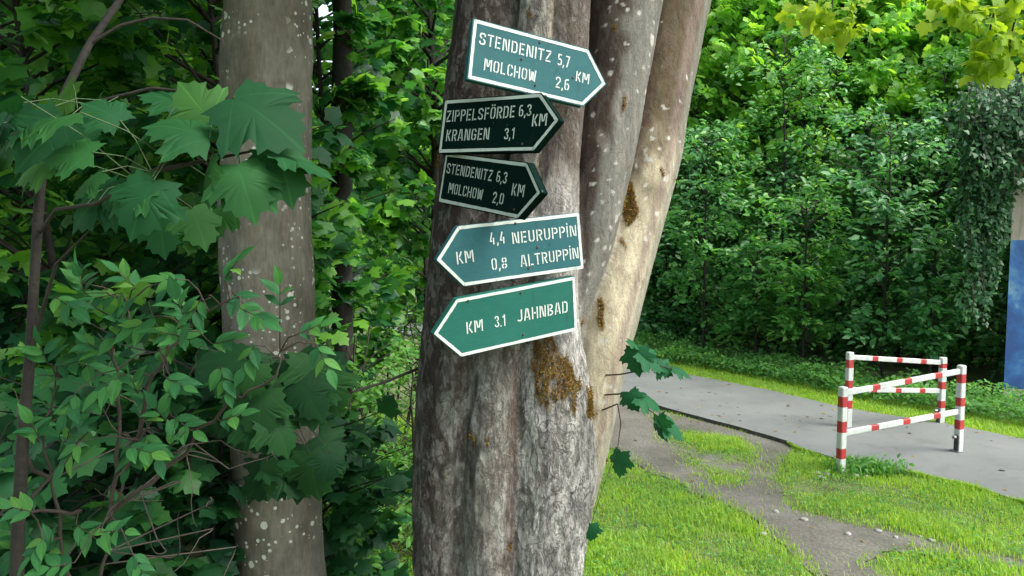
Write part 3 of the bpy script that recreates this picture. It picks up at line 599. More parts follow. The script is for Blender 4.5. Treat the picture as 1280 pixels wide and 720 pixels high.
# ------------------------------------------------------------------ the wood on the left
SAP = [(-2.55, 4.7, 6.0, .9), (-1.75, 5.4, 6.2, .9), (-3.7, 5.3, 6.5, 1.2), (-1.35, 6.2, 6.8, .7), (-2.7, 6.4, 6.5, 1.2), (-4.8, 6.6, 7, 1.4), (-1.95, 7.3, 7, 1.2), (-3.6, 7.7, 7, 1.3), (-.75, 8.0, 7, 1.0), (-5.9, 8.2, 7.5, 1.5), (-2.6, 9.2, 8, 1.4), (-4.5, 9.6, 8, 1.5), (-1.1, 9.9, 8, 1.4), (-6.9, 6.2, 7, 1.5)]
SAPL = ['young maple nearest behind the spotted trunk, on its left', 'young maple showing in the gap between the two big trunks, nearest one', 'young maple behind the large foreground leaves at the left edge', 'young maple standing just left of the sign trunk, farther back', 'young maple behind the spotted trunk, half hidden by it', 'bushy young maple deep behind the slender stem at the left edge', 'young maple deeper in the gap between the two big trunks', 'young maple deep in the wood, halfway from the left edge to the spotted trunk', 'young maple in open light close beside the sign trunk, far back', 'broad young maple farthest out at the left edge of the wood', 'tall young maple in the back row behind the spotted trunk', 'tall young maple in the back row of the wood, left of the spotted trunk', 'tall young maple in the back row beside the sign trunk', 'broad young maple cut by the left edge, nearer than its neighbours']
for i, (x, y, h, rd) in enumerate(SAP):
    h = .55 * y + 2.0 + rng.normal(0, .2)
    plant('maple_sapling', x, y, h, (.8 if x < -1.6 else 2.0), rd, 85, 28, .135, MAPLE_MID, L_wood,
          SAPL[i], 'tree', 'young maples in the wood', .035 + .012 * (i % 3), lean=(rng.normal(0, .3), rng.normal(0, .3)), up=(.25, -.45, .85), shape='wide')
# bright undergrowth seen between the two trunks
UL = iter(['low light green bush just right of the foot of the spotted trunk', 'low light green bush against the left side of the sign trunk', 'light green bush in the gap between the trunks, behind the lowest one', 'light green bush farther back, touching the sign trunk', 'light green bush farthest back in the gap between the two trunks'])
for x, y, h, rd in [(-1.25, 5.0, 1.3, .7), (-.75, 5.9, 1.5, .8), (-1.5, 6.4, 1.7, .8), (-.55, 7.2, 1.6, .9), (-1.3, 8.0, 1.8, .9)]:
    plant('undergrowth_bush', x, y, h, .15, rd, 60, 30, .07, OVAL, L_under, next(UL), 'bush', 'light green bushes between the trunks', .012, 5, up=(.1, -.3, 1), shape='dome', bark=M_twig)
SH_L = iter(['dark low maple bush filling the shade at the lower left edge', 'dark low maple bush left of the spotted trunk, behind the compound leaves', 'dark maple bush close behind the foot of the spotted trunk', 'dark maple bush deep behind the pale twigs at the lower left', 'dark maple bush behind the slender stem at the left edge'])
for x, y, h, rd in [(-2.35, 3.5, 1.7, .75), (-1.75, 4.1, 2.0, .75), (-1.15, 4.6, 1.5, .6), (-2.6, 4.5, 2.3, .9), (-3.3, 4.4, 2.4, .9)]:
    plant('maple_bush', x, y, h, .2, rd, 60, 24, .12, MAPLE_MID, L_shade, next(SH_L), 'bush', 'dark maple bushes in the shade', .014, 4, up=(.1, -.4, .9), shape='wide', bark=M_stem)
# the far wood, one mass
def mass(name, n, f, size, m, label):
    p = f(n); ax = rng.normal(0, 1, p.shape) + np.array([0, 0, -.4]); nm = rng.normal(0, .55, p.shape) + np.array([0, -.4, .8])
    return tag(leaves(name, DIAMOND, p, ax, nm, size * rng.uniform(.6, 1.3, n), m), label, 'woodland', None, 'stuff')
def far_f(n):
    x = rng.uniform(-15, 16, n); y = np.where(x < -4, rng.uniform(11, 14, n), rng.uniform(19.5, 23, n)); z = rng.random(n) ** .8 * 12.5; return np.stack([x, y, z], 1)
mass('woodland', 170000, far_f, .33, L_wood, 'dense far wood closing off the view behind the bushes')

# ------------------------------------------------------------------ bushes beyond the path
foot = [G(860, 437), G(1000, 462), G(1280, 500)]
fa, fb = Vector((8.9, 10.9, 0)), Vector((2.2, 17.6, 0)); fdir = (fb - fa).normalized(); fn = Vector((fdir.y, -fdir.x, 0)); fn = fn if fn.y > 0 else -fn
ORD = ['first', 'second', 'third', 'fourth', 'fifth', 'sixth', 'seventh', 'eighth', 'ninth']
for i in range(9):
    p = fa.lerp(fb, i / 8) + fn * (1.45 + rng.normal(0, .3)); h = [4.6, 5.0, 5.9, 4.7, 4.4, 6.3, 4.8, 4.6, 6.0][i]
    plant('roadside_bush', p.x, p.y, h, .25, 1.75, 260, 40, .125, OVAL, [L_hedge, L_hedge_c, L_hedge_b, L_hedge, L_hedge_c, L_hedge_b][i % 6], f'tall dark green bush beyond the path, {ORD[i]} in the row counted from the concrete wall', 'bush', 'dark bushes beyond the path', .03, 5, up=(.1, -.7, .85), shape='dome', spread=.5, bark=M_stem, jit=.38)
for i in range(6):
    p = fa.lerp(fb, (i + .3) / 5.5) + fn * (3.5 + rng.normal(0, .35)); h = 8.6 + rng.normal(0, .6)
    plant('broadleaf_tree', p.x, p.y, h, 2.8, 2.4, 230, 60, .17, MAPLE_MID, L_tree, f'light green tree behind the dark bushes, {ORD[i]} counted from the concrete wall', 'tree', 'light green trees behind the bushes', .09, 1, up=(.3, -1.0, .65), shape='dome', spread=.42)
for px, Y, h, rd, lm, lb in [(1005, 13.2, 3.2, .75, L_hedge_b, 'young yellowish green tree in front of the bushes, above the left barrier post'), (1105, 12.4, 4.3, .9, L_hedge_c, 'young tree with pale layered sprays in front of the bushes, above the barriers'), (880, 14.6, 4.6, .9, L_hedge, 'young tree in front of the bushes close beside the sign trunk'), (1165, 11.9, 2.6, .6, L_hedge_c, 'small young tree with pale leaves near the ivy on the wall'), (945, 14.0, 2.3, .6, L_hedge, 'smallest young tree at the foot of the dark bushes')]:
    p = at(px, 400, Y); plant('young_tree', p.x, p.y, h, .7, rd, 60, 26, .15, OVAL, lm, lb, 'tree', 'young trees before the bushes', .022, 1, up=(.1, -.45, 1), shape='wide', spread=.55, bark=M_stem, jit=.28)
# ------------------------------------------------------------------ grass and ground cover
def scatter(n, x0, x1, y0, y1): return rng.uniform(x0, x1, n), rng.uniform(y0, y1, n)
def blades(name, x, y, h0, wd, m, label, cat='grass'):
    n = len(x); a = rng.uniform(0, 6.283, n); h = h0 * rng.uniform(.45, 1.25, n); ln = rng.uniform(.15, .9, n)
    dx, dy = np.cos(a), np.sin(a); sx, sy = -dy, dx; base = np.stack([x, y, np.where(inside(x, y, VERGE), .004, -.012)], 1)
    d = np.stack([dx, dy, 0 * dx], 1); s_ = np.stack([sx, sy, 0 * sx], 1) * (wd * rng.uniform(.6, 1.3, n))[:, None]; up = np.array([0, 0, 1.0])
    mid = base + up * (h * .6)[:, None] + d * (h * ln * .22)[:, None]; tip = base + up * (h * (1 - .25 * ln))[:, None] + d * (h * ln * .75)[:, None]
    V = np.stack([base - s_ * .5, base + s_ * .5, mid + s_ * .4, mid - s_ * .4, tip], 1)
    T = np.array([(0, 1, 2), (0, 2, 3), (3, 2, 4)])
    me = bpy.data.meshes.new(name); me.vertices.add(n * 5); me.vertices.foreach_set('co', V.ravel())
    tri = (T[None] + (np.arange(n) * 5)[:, None, None]).reshape(-1, 3); nf = len(tri)
    me.loops.add(nf * 3); me.loops.foreach_set('vertex_index', tri.ravel().astype(np.int32)); me.polygons.add(nf); me.polygons.foreach_set('loop_start', np.arange(0, nf * 3, 3, dtype=np.int32)); me.update(calc_edges=True)
    me.materials.append(m); o = link(name, me); return tag(o, label, cat, None, 'stuff') if label else o
def grass_ok(x, y, soft=.10):
    jx, jy = x + rng.normal(0, soft, len(x)), y + rng.normal(0, soft, len(x))
    return ~(inside(jx, jy, DIRT) & ~inside(jx, jy, ISLAND)) & ~inside(x, y, PATH)
def clump(x, y, s=1.3, off=0.0): return np.array([mnoise.noise(Vector((a * s + off, b_ * s, off))) for a, b_ in zip(x, y)])
x, y = scatter(430000, -1.8, 8.5, 4.4, 10.5); vis = (x < .75 * y + .5) & (x > -.3 * y); x, y = x[vis], y[vis]
k = grass_ok(x, y) & (inside(x, y, PATH_NEAR + [(0, 30), (-5, 30), (-5, 0), (20, 0)])); x, y = x[k], y[k]
xi, yi = scatter(60000, 1, 4, 6, 12); ki = inside(xi + rng.normal(0, .03, 60000), yi + rng.normal(0, .03, 60000), ISLAND) & ~inside(xi, yi, PATH); x, y = np.concatenate([x, xi[ki]]), np.concatenate([y, yi[ki]])
cl = clump(x, y) + .4 * clump(x, y, 4.5, 3); k = rng.random(len(x)) < .72 + .6 * cl; x, y, cl = x[k], y[k], cl[k]
fx = np.interp(rng.random(9000), np.linspace(0, 1, 9), [p[0] for p in PATH_NEAR[:9]]); e_ = np.array(sorted([(p[0], p[1]) for p in PATH_NEAR[:9]])); fy = np.interp(fx, e_[:, 0], e_[:, 1]) - np.abs(rng.normal(0, .04, 9000)) + .015
x, y, cl = np.concatenate([x, fx]), np.concatenate([y, fy]), np.concatenate([cl, clump(fx, fy, 3.0) * .8 + .25])
blades('grass', x, y, .046 * np.clip(1 + 1.1 * cl, .3, 2.2), .007, L_grass, 'short bright grass and clover beside the trodden dirt path')
x2, y2 = scatter(60000, .1, 8.0, 4.4, 10.0); k = grass_ok(x2, y2, .03) & inside(x2, y2, PATH_NEAR + [(0, 30), (-5, 30), (-5, 0), (20, 0)]); x2, y2 = x2[k], y2[k]
k = rng.random(len(x2)) < .4 + 1.1 * clump(x2, y2, 1.7, 4.0); x2, y2 = x2[k], y2[k]; n = len(x2)
tag(leaves('clover', OVAL, np.stack([x2, y2, rng.uniform(.0, .04, n) + np.where(inside(x2, y2, VERGE), .02, 0)], 1), rng.normal(0, 1, (n, 3)) * np.array([1, 1, .3]), rng.normal(0, .35, (n, 3)) + np.array([0, 0, 1]), rng.uniform(.015, .04, n), L_ground), 'small broad clover leaves among the short grass', 'clover', None, 'stuff')
# fallen leaves
xl, yl = scatter(420, .5, 8.5, 4.8, 14); k = inside(xl, yl, PATH) | inside(xl, yl, DIRT); xl, yl = xl[k], yl[k]; n = len(xl)
L_fallen = leaf_mat('fallen_leaf', [(0, (.10, .06, .03)), (.6, (.20, .13, .05)), (1, (.30, .26, .07))], .7, .1, .2)
tag(leaves('fallen_leaves', MAPLE_MID, np.stack([xl, yl, np.where(inside(xl, yl, PATH), .052, .008)], 1), rng.normal(0, 1, (n, 3)) * np.array([1, 1, .15]), rng.normal(0, .2, (n, 3)) + np.array([0, 0, 1]), rng.uniform(.02, .055, n), L_fallen), 'dry brown leaves scattered on the paths', 'fallen leaves', None, 'stuff')
# verge across the path
def verge_pts(n, lo, hi, t1=9.5):
    tpar = rng.uniform(-2.5, t1, n); dd = rng.uniform(lo, hi, n); f0 = Vector(PATH_FAR[-2]); f1 = Vector(PATH_FAR[0])
    fx = np.array([p[0] for p in PATH_FAR])[::-1]; fy = np.array([p[1] for p in PATH_FAR])[::-1]
    s_ = np.linspace(0, 1, n); q = rng.random(n); seg = np.hypot(np.diff(fx), np.diff(fy)); cum = np.concatenate([[0], np.cumsum(seg)])
    u = q * (cum[-1] + 6); px_ = np.where(u < cum[-1], np.interp(u, cum, fx), fx[-1] + (u - cum[-1]) * dn_.x); py_ = np.where(u < cum[-1], np.interp(u, cum, fy), fy[-1] + (u - cum[-1]) * dn_.y)
    nx_, ny_ = -dn_.y, dn_.x
    if ny_ < 0: nx_, ny_ = -nx_, -ny_
    return px_ + nx_ * dd, py_ + ny_ * dd
x, y = verge_pts(60000, -.05, 1.0); blades('grass', x, y, .08, .010, L_grass, 'strip of mown grass along the far edge of the asphalt')
x, y = verge_pts(24000, .65, 1.8); n = len(x); hh = .06 + .30 * np.clip((clump(x, y, 1.7, 2) + .7), 0, 1.2) * rng.random(n)
tag(leaves('ground_cover', OVAL, np.stack([x, y, hh], 1), rng.normal(0, 1, (n, 3)) * np.array([1, 1, .4]), rng.normal(0, .4, (n, 3)) + np.array([0, -.3, 1]), rng.uniform(.04, .09, n), L_ground), 'leafy ground cover at the foot of the dark bushes', 'ground cover', None, 'stuff')
# weeds at the near post
# ------------------------------------------------------------------ barriers
def paint(name, c, dirt):
    m, t, b = mat(name); v = objvec(t)
    c_ = ramp(t, noise(t, 9, 6, .65, v), [(.3, tuple(x * .85 for x in c)), (.6, c)])
    c_ = mixc(t, ramp(t, noise(t, 24, 7, .75, v, .6), [(.55, 0.0), (.70, dirt)]), c_, (.24, .24, .17))
    t.links.new(c_, b.inputs['Base Color']); b.inputs['Roughness'].default_value = .45; return m
M_white = paint('white_rail_paint', (.58, .61, .57), .75); M_red = paint('red_band_paint', (.42, .035, .035), .35); M_lime = paint('algae_paint', (.55, .60, .36), .5)
M_steel = plain('galvanised_steel', (.30, .30, .30), .45, .25, 20, 0, .8); M_dark = plain('dark_steel', (.07, .07, .07), .5, .3, 20, 0, .6)
def barrier(pa, pb, ha, hb, bands_a, bands_b, rail_lo, label, sunk_b=0.0, foot_b=True, zf=(0, 0)):
    pa, pb = Vector(pa), Vector(pb); root = thing('path_barrier', (pa + pb) / 2, label, 'barrier', 'red and white barriers on the path')
    u = (pb - pa); u.z = 0; L = u.length; ux = u.normalized(); uy = Vector((-ux.y, ux.x, 0))
    def M_(o): return Matrix(((ux.x, uy.x, 0, o.x), (ux.y, uy.y, 0, o.y), (0, 0, 1, o.z), (0, 0, 0, 1)))
    s = .072
    def post(p, h, bands, mt_extra=None):
        cuts = sorted({0, 1, *[e for b_ in bands for e in b_]}); mb = MB(); M = M_(p)
        prof = [(-s / 2 + .008, -s / 2), (s / 2 - .008, -s / 2), (s / 2, -s / 2 + .008), (s / 2, s / 2 - .008), (s / 2 - .008, s / 2), (-s / 2 + .008, s / 2), (-s / 2, s / 2 - .008), (-s / 2, -s / 2 + .008)]
        for a, b_ in zip(cuts, cuts[1:]):
            red = any(x <= a + 1e-4 and b_ <= y + 1e-4 for x, y in bands); z0, z1 = h * (1 - b_), h * (1 - a)
            if b_ == 1: z0 = -.12
            vs = [M @ Vector((x, y, z)) for z in (z0, z1) for x, y in prof]
            mb.add(vs, [(j, (j + 1) % 8, 8 + (j + 1) % 8, 8 + j) for j in range(8)], 1 if red else 0)
            if a == 0: mb.add([M @ Vector((x, y, h)) for x, y in prof] + [M @ Vector((x * .8, y * .8, h + .009)) for x, y in prof], [(j, (j + 1) % 8, 8 + (j + 1) % 8, 8 + j) for j in range(8)] + [tuple(range(8, 16))], 0)
        o = mb.build('post', [M_white, M_red], root); return o
    po_a = post(pa, ha, bands_a); po_b = post(pb, hb, bands_b)
    def rail(za, zb, bands):
        a = pa + ux * (s / 2 - .001) + Vector((0, 0, za)); b_ = pb - ux * (s / 2 - .001) + Vector((0, 0, zb)); d = b_ - a; le = d.length; dx = d.normalized(); dz = dx.cross(uy) * -1
        if dz.z < 0: dz = -dz
        cuts = sorted({0, 1, *[e for q in bands for e in q]}); mb = MB(); hh, tt = .029, .018
        prof = [(-tt, -hh + .006), (-tt + .006, -hh), (tt - .006, -hh), (tt, -hh + .006), (tt, hh - .006), (tt - .006, hh), (-tt + .006, hh), (-tt, hh - .006)]
        for c0, c1 in zip(cuts, cuts[1:]):
            red = any(x <= c0 + 1e-4 and c1 <= y + 1e-4 for x, y in bands)
            vs = [a + dx * (le * c_) + uy * p + dz * q for c_ in (c0, c1) for p, q in prof]
            mb.add(vs, [(j, (j + 1) % 8, 8 + (j + 1) % 8, 8 + j) for j in range(8)], 1 if red else 0)
        o = mb.build('rail', [M_white, M_red], root)
        for c_ in (.03, .97):
            q = a + dx * (le * c_); mb = MB(); mb.tube([q - uy * (tt - .003), q - uy * (tt + .010), q - uy * (tt + .013)], [.013, .012, .006], 8); mb.build('bolt', M_steel, o)
    rb = [(.215, .28), (.49, .555), (.765, .83)]
    rail(ha - .055, hb - .055, rb); rail(rail_lo * ha, rail_lo * hb, rb)
    if foot_b:
        M = M_(pb); mb = MB(); mb.box((0, 0, .006), (.13, .12, .012), M); bevel(mb.build('foot_plate', M_steel, root), .003)
        mb = MB(); mb.box((-s / 2 - .010, -.012, .10), (.018, .05, .17), M); bevel(mb.build('hinge_bracket', M_dark, root), .003)
        mb = MB(); mb.tube([M @ Vector((-s / 2 - .022, -.01, .165)), M @ Vector((-s / 2 - .06, -.01, .165)), M @ Vector((-s / 2 - .062, -.01, .165))], [.018, .018, .006], 10); mb.build('lock_bolt', M_steel, root)
        M = M_(pb); mb = MB(); mb.box((0, 0, hb * .70), (s + .004, s + .004, hb * .125), M); 
    return root
A_, B_ = G(1050.5, 592), G(1197.5, 564, .045); C_ = G(1059.5, 533, .045); D_ = G(1175.5, 529, .03)
def hpx(p, top): # height of a post whose top stands on that image row
    return at(0, top, p.y).z - p.z
barrier(A_, B_, hpx(A_, 484.5), hpx(B_, 457.5), [(.10, .22), (.385, .515), (.70, .82)], [(.09, .195), (.365, .465), (.625, .735)], .47, 'red and white barrier nearer the camera, one post in a grass tuft', zf=(0, .045))
barrier(C_, D_, hpx(C_, 441), hpx(D_, 447.5), [(.09, .20), (.37, .47), (.64, .75)], [(.08, .15), (.36, .47), (.65, .76)], .50, 'farther red and white barrier on the side of the bushes', foot_b=True)
# tuft round the near post, stones at its foot
n = 420; a = rng.uniform(0, 6.28, n); q = rng.random(n) ** .7
tx, ty = A_.x + .26 + np.cos(a) * q * .42, A_.y + .06 + np.sin(a) * q * .22
tuft = blades('grass_tuft', tx, ty, .15, .011, L_ground, None); tag(tuft, 'tall green grass tuft at the foot of the nearer barrier post', 'grass tuft')
n = 320; a = rng.uniform(0, 6.28, n); q = rng.random(n) ** .7
leaves('leaf', OVAL, np.stack([A_.x + .3 + np.cos(a) * q * .4, A_.y + .02 + np.sin(a) * q * .2, rng.uniform(.02, .13, n)], 1), rng.normal(0, 1, (n, 3)), rng.normal(0, .4, (n, 3)) + np.array([0, -.4, 1]), rng.uniform(.03, .07, n), L_ground, tuft)
M_stone = plain('stone', (.30, .29, .27), .9, .3, 25, .4)
def stone(p, s, label):
    bm = bmesh.new(); bmesh.ops.create_icosphere(bm, subdivisions=2, radius=1)
    for v in bm.verts:
        k = 1 + .35 * mnoise.noise(v.co * 1.3 + Vector(p) * 7); v.co = Vector((v.co.x * s * 1.3 * k, v.co.y * s * k, v.co.z * s * .6 * k))
    me = bpy.data.meshes.new('stone'); bm.to_mesh(me); bm.free(); me.materials.append(M_stone); me.polygons.foreach_set('use_smooth', [True] * len(me.polygons))
    o = link('stone', me); o.location = p; o.rotation_euler = (0, 0, rng.uniform(0, 6)); tag(o, label, 'stone', 'pale stones by the path')
for i in range(9):
    g = G(1028 + rng.uniform(-8, 60), 594 + rng.uniform(-3, 5)); stone((g.x, g.y, .012), rng.uniform(.018, .04), 'small pale stone at the foot of the nearer barrier')
for i in range(10):
    g = G(*[(1120, 672), (1140, 668), (1165, 676), (1190, 680), (1098, 664), (955, 668), (1005, 650), (1150, 671), (970, 640), (1060, 668)][i]); stone((g.x, g.y, .004), rng.uniform(.012, .028), 'small pale stone lying on the trodden dirt path')

# ------------------------------------------------------------------ painted wall at the right edge
W0 = G(1253.5, 499); wt = thing('concrete_wall', (W0.x + 1.6, W0.y + .6, 0), 'concrete wall end with blue graffiti half buried in ivy', 'wall')
m, t, b = mat('old_concrete'); v = objvec(t)
c = ramp(t, noise(t, 3, 8, .65, v), [(.3, (.25, .225, .175)), (.7, (.36, .335, .265))]); c = mixc(t, ramp(t, noise(t, 5, 6, .7, objvec(t, (3, 3, .4))), [(.5, 0.0), (.7, .6)]), c, (.12, .11, .085))
t.links.new(c, b.inputs['Base Color']); b.inputs['Roughness'].default_value = .9; bump(t, b, noise(t, 40, 7, .7, v), .4, .01); M_conc = m
mb = MB(); x0_, x1_, y0_, y1_ = W0.x, W0.x + 4.4, W0.y, W0.y + .3; q_ = [(x0_, y0_), (x1_, y0_), (x1_, y1_), (x0_ + .27, y1_)]   # the end of the wall is cut at a slant
mb.add([(x, y, z) for z in (-.3, 4.1) for x, y in q_], [(0, 1, 5, 4), (1, 2, 6, 5), (2, 3, 7, 6), (3, 0, 4, 7), (4, 5, 6, 7), (3, 2, 1, 0)]); bevel(mb.build('wall', M_conc, wt), .012)
m, t, b = mat('blue_graffiti_paint'); v = objvec(t)
c = ramp(t, noise(t, 1.9, 7, .6, v, .5), [(.42, (.008, .055, .19)), (.52, (.014, .10, .29)), (.60, (.07, .19, .32)), (.70, (.30, .40, .42))])
c = mixc(t, ramp(t, noise(t, 9, 7, .7, v), [(.62, 0.0), (.7, .5)]), c, (.06, .09, .12)); t.links.new(c, b.inputs['Base Color']); b.inputs['Roughness'].default_value = .65; M_blue = m
zt, zb = at(0, 300, W0.y).z, at(0, 486, W0.y).z
mb = MB(); mb.box((W0.x + 2.2, W0.y - .001, (zt + zb) / 2), (4.396, .006, zt - zb)); gr = mb.build('graffiti', M_blue, wt)
M_yel = plain('yellow_spray', (.55, .62, .05), .6, .15); M_blk = plain('black_spray', (.01, .012, .018), .6, .2)
lp = [at(px, py, W0.y) for px, py in [(1276, 345), (1292, 340), (1306, 352), (1309, 372), (1296, 384), (1311, 398), (1308, 420), (1290, 431), (1275, 424)]]
ctr = sum(lp, Vector()) / len(lp)
for k, mm, off, nm_ in ((1.0, M_yel, -.0065, 'spray_outline'), (.86, M_blk, -.009, 'spray_fill')):
    mb = MB(); fr = [Vector((ctr.x + (p.x - ctr.x) * k, W0.y + off, ctr.z + (p.z - ctr.z) * (k + .04 if k < 1 else k))) for p in lp]; mb.add(fr, [tuple(range(len(fr)))[::-1]]); mb.build(nm_, mm, gr)
ivr = thing('ivy', (W0.x + .5, W0.y, 0), 'ivy hanging in thick curtains over the concrete wall', 'ivy')
P0, P1 = [], []
for i in range(150):
    px, py = rng.uniform(1216, 1400), rng.uniform(95, 200); a = at(px, py, W0.y - rng.uniform(.05, .5)); P0.append(list(a + Vector((0, .25, .15)))); P1.append(list(a + Vector((rng.normal(0, .12), -.12, -rng.uniform(.1, .4)))))
for i in range(150):
    py = rng.uniform(150, 390) if i % 5 == 0 else rng.uniform(150, 300); px = rng.uniform(1205, 1236 + 18 * (py < 290)) if i % 4 else rng.uniform(1222, 1268 - max(0, py - 200) * .16); a = at(px, py, W0.y - rng.uniform(.02, .2)); P0.append(list(a + Vector((0, .1, .2)))); P1.append(list(a + Vector((rng.normal(0, .06), -.05, -.25))))
P0, P1 = np.array(P0), np.array(P1); mb = MB()
for a, e in zip(P0, P1): mb.tube([a, (a + e) / 2 + np.array([0, -.05, 0]), e], [.008, .006, .003], 4, cap=False)
mb.build('stem', M_twig, ivr, True)
pos, ax, nm, sz = branch_leaves(P0, P1, 26, .55, .075, (.0, -1, .5), .45, .1)
leaves('foliage', IVY, pos, ax, nm, sz, L_ivy, ivr)

# ------------------------------------------------------------------ yellow-green maple hanging in at the upper right
my = thing('maple_tree', (5.9, 6.2, 0), 'yellow green maple hanging its leaves into the upper right corner', 'tree')
mb = MB(); mb.tube([(5.9, 6.2, -.1), (5.85, 6.2, 2), (5.7, 6.1, 4.2), (5.6, 6.0, 6.4)], [.16, .14, .11, .06], 12); mb.build('trunk', M_spot, my, True)
P0, P1 = [], []; mb = MB()
CL = [(1040, 15, 34, 7.0), (1062, 30, 22, 7.0), (1022, 8, 22, 7.0), (1245, 55, 38, 5.6), (1232, 78, 24, 5.6), (1262, 70, 34, 5.6), (1270, 20, 32, 5.6), (1215, 20, 20, 5.6), (1190, -5, 24, 5.6), (1290, 50, 40, 5.6), (1150, -40, 50, 6.2), (1080, -50, 50, 6.6)]
for px, py, r_, Y in CL:
    c_ = at(px, py, Y); st = at(px + 60, -190, Y); mb.tube([(5.75, 6.1, 4.4), (st + Vector((5.75, 6.1, 4.6))) / 2 + Vector((0, 0, .25)), st, c_ + Vector((0, 0, .12)), c_], [.04, .03, .018, .006, .003], 6, cap=False)
    for j in range(9):
        o = Vector((rng.normal(0, 1), rng.normal(0, 1), rng.normal(-.1, .8))) * (r_ * Y / F * .55); P0.append(list(c_)); P1.append(list(c_ + o))
mb.build('limb', M_stem, my, True)
P0, P1 = np.array(P0), np.array(P1); i = np.repeat(np.arange(len(P0)), 4); n = len(i); pos = P0[i] + (P1 - P0)[i] * rng.uniform(.5, 1.1, (n, 1)) + rng.normal(0, .025, (n, 3))
leaves('foliage', MAPLE_MID, pos, norm((P1 - P0)[i]) + np.array([0, 0, -.8]) + rng.normal(0, .4, (n, 3)), rng.normal(0, .45, (n, 3)) + np.array([0, -.5, .7]), rng.uniform(.065, .115, n), L_yellow, my)
crown(my, (6.3, 6.3, 7.0), 1.6, 1.8, 1.2, 900, .18, L_yellow, nbr=16, p0=(5.7, 6.1, 5.0))

# ------------------------------------------------------------------ foreground maple with large leaves, upper left
def v3(p): return np.array([p.x, p.y, p.z])
def place_leaves(name, items, tpl, m, parent, stem_m, from_pts=None, shrink=.86):
    """items: base px, tip px, depth, towards-camera tilt; a petiole runs back to the nearest twig point"""
    pos, ax, nm, sz = [], [], [], []; mb = MB()
    for bx, by, tx_, ty_, Y, tl in items:
        tx_, ty_ = bx + (tx_ - bx) * shrink, by + (ty_ - by) * shrink
        a = at(bx, by, Y); e = at(tx_, ty_, Y - .35 * abs(ty_ - by) * Y / F * tl); d = e - a
        pos.append(v3(a)); ax.append(v3(d)); sz.append(d.length * 1.02); nm.append([rng.normal(0, .35), -.5 + .2 * rng.normal(), .75])
        if from_pts:
            q = min(from_pts, key=lambda p: (p - a).length)
            mb = MB(); mb.tube([q, (q + a) / 2 + Vector((0, 0, .012)), a], [.0013, .0011, .0013], 5, cap=False); mb.build('petiole', stem_m, parent, True)
    return leaves(name, tpl, np.array(pos), np.array(ax), np.array(nm), np.array(sz), m, parent, uv=True)
fm = thing('maple_sapling', at(38, 700, 1.95) - Vector((0, 0, at(38, 700, 1.95).z)), 'slender maple at the left edge holding out large dark green leaves', 'tree')
stem_px = [(20, 1300, 2.0), (18, 900, 2.0), (22, 680, 1.98), (28, 560, 1.97), (38, 440, 1.96), (44, 330, 1.96), (50, 235, 1.96), (62, 160, 2.0), (84, 110, 2.05), (112, 55, 2.1), (150, 0, 2.15), (185, -90, 2.2)]
sp_pts = [at(*p) for p in stem_px]; mb = MB(); mb.tube(sp_pts, [.026, .02, .0165, .015, .0125, .0115, .012, .0105, .0105, .0095, .009, .007], 9); mb.build('trunk', M_stem, fm, True)
tw = [[(50, 290, 1.96), (70, 262, 1.85), (120, 255, 1.72), (190, 215, 1.62), (235, 185, 1.6), (276, 162, 1.6), (300, 152, 1.6)], [(62, 160, 2.0), (110, 130, 1.85), (190, 110, 1.75), (240, 115, 1.7)], [(38, 440, 1.96), (70, 330, 1.9), (120, 280, 1.8)],
      [(112, 55, 2.1), (150, 32, 2.1), (190, 22, 2.1), (235, 25, 2.1), (280, 52, 2.1)], [(190, 215, 1.62), (235, 205, 1.62), (285, 195, 1.62), (335, 185, 1.64)], [(22, 640, 1.98), (60, 600, 2.05), (95, 555, 2.1), (110, 540, 2.1)]]
fp = []
for q in tw:
    mb = MB(); pts = [at(*p) for p in q]; mb.tube(pts, [.0055 - .0035 * i / (len(pts) - 1) for i in range(len(pts))], 6, cap=False); mb.build('twig', M_twig, fm, True)
    for a, e in zip(pts, pts[1:]): fp += [a.lerp(e, k / 4) for k in range(5)]
BIG = [(262, 172, 168, 140, 1.55, .5), (262, 150, 215, 92, 1.62, -.2), (292, 120, 392, 186, 1.58, .6), (348, 190, 432, 224, 1.6, .3), (345, 186, 372, 262, 1.6, .8), (190, 222, 118, 268, 1.52, .8), (192, 225, 152, 305, 1.5, 1.0), (262, 200, 250, 268, 1.56, .8), (296, 205, 322, 282, 1.54, 1.0), (300, 212, 352, 268, 1.56, .8),
       (100, 140, 8, 165, 1.45, .5), (115, 190, 40, 195, 1.48, .4), (65, 205, 5, 225, 1.5, .7), (150, 150, 95, 118, 1.6, .1), (205, 155, 140, 200, 1.66, .8), (128, 215, 78, 250, 1.55, .6), (25, 120, -50, 160, 1.5, .5), (230, 130, 165, 108, 1.72, .3), (320, 130, 360, 165, 1.7, .3), (240, 260, 262, 318, 1.75, .8), (200, 270, 205, 330, 1.85, .8), (290, 255, 250, 310, 1.8, .9)]
BIG += [(rng.uniform(-20, 190), rng.uniform(95, 235), 0, 0, rng.uniform(1.7, 2.0), rng.uniform(.2, .9)) for _ in range(16)]
BIG = [(a_, b_, a_ + rng.uniform(-85, -15), b_ + rng.uniform(10, 80), Y_, q_) if c_ == d_ == 0 else (a_, b_, c_, d_, Y_, q_) for a_, b_, c_, d_, Y_, q_ in BIG]
place_leaves('foliage', BIG, MAPLE_HI, L_near, fm, M_green_stem, fp)
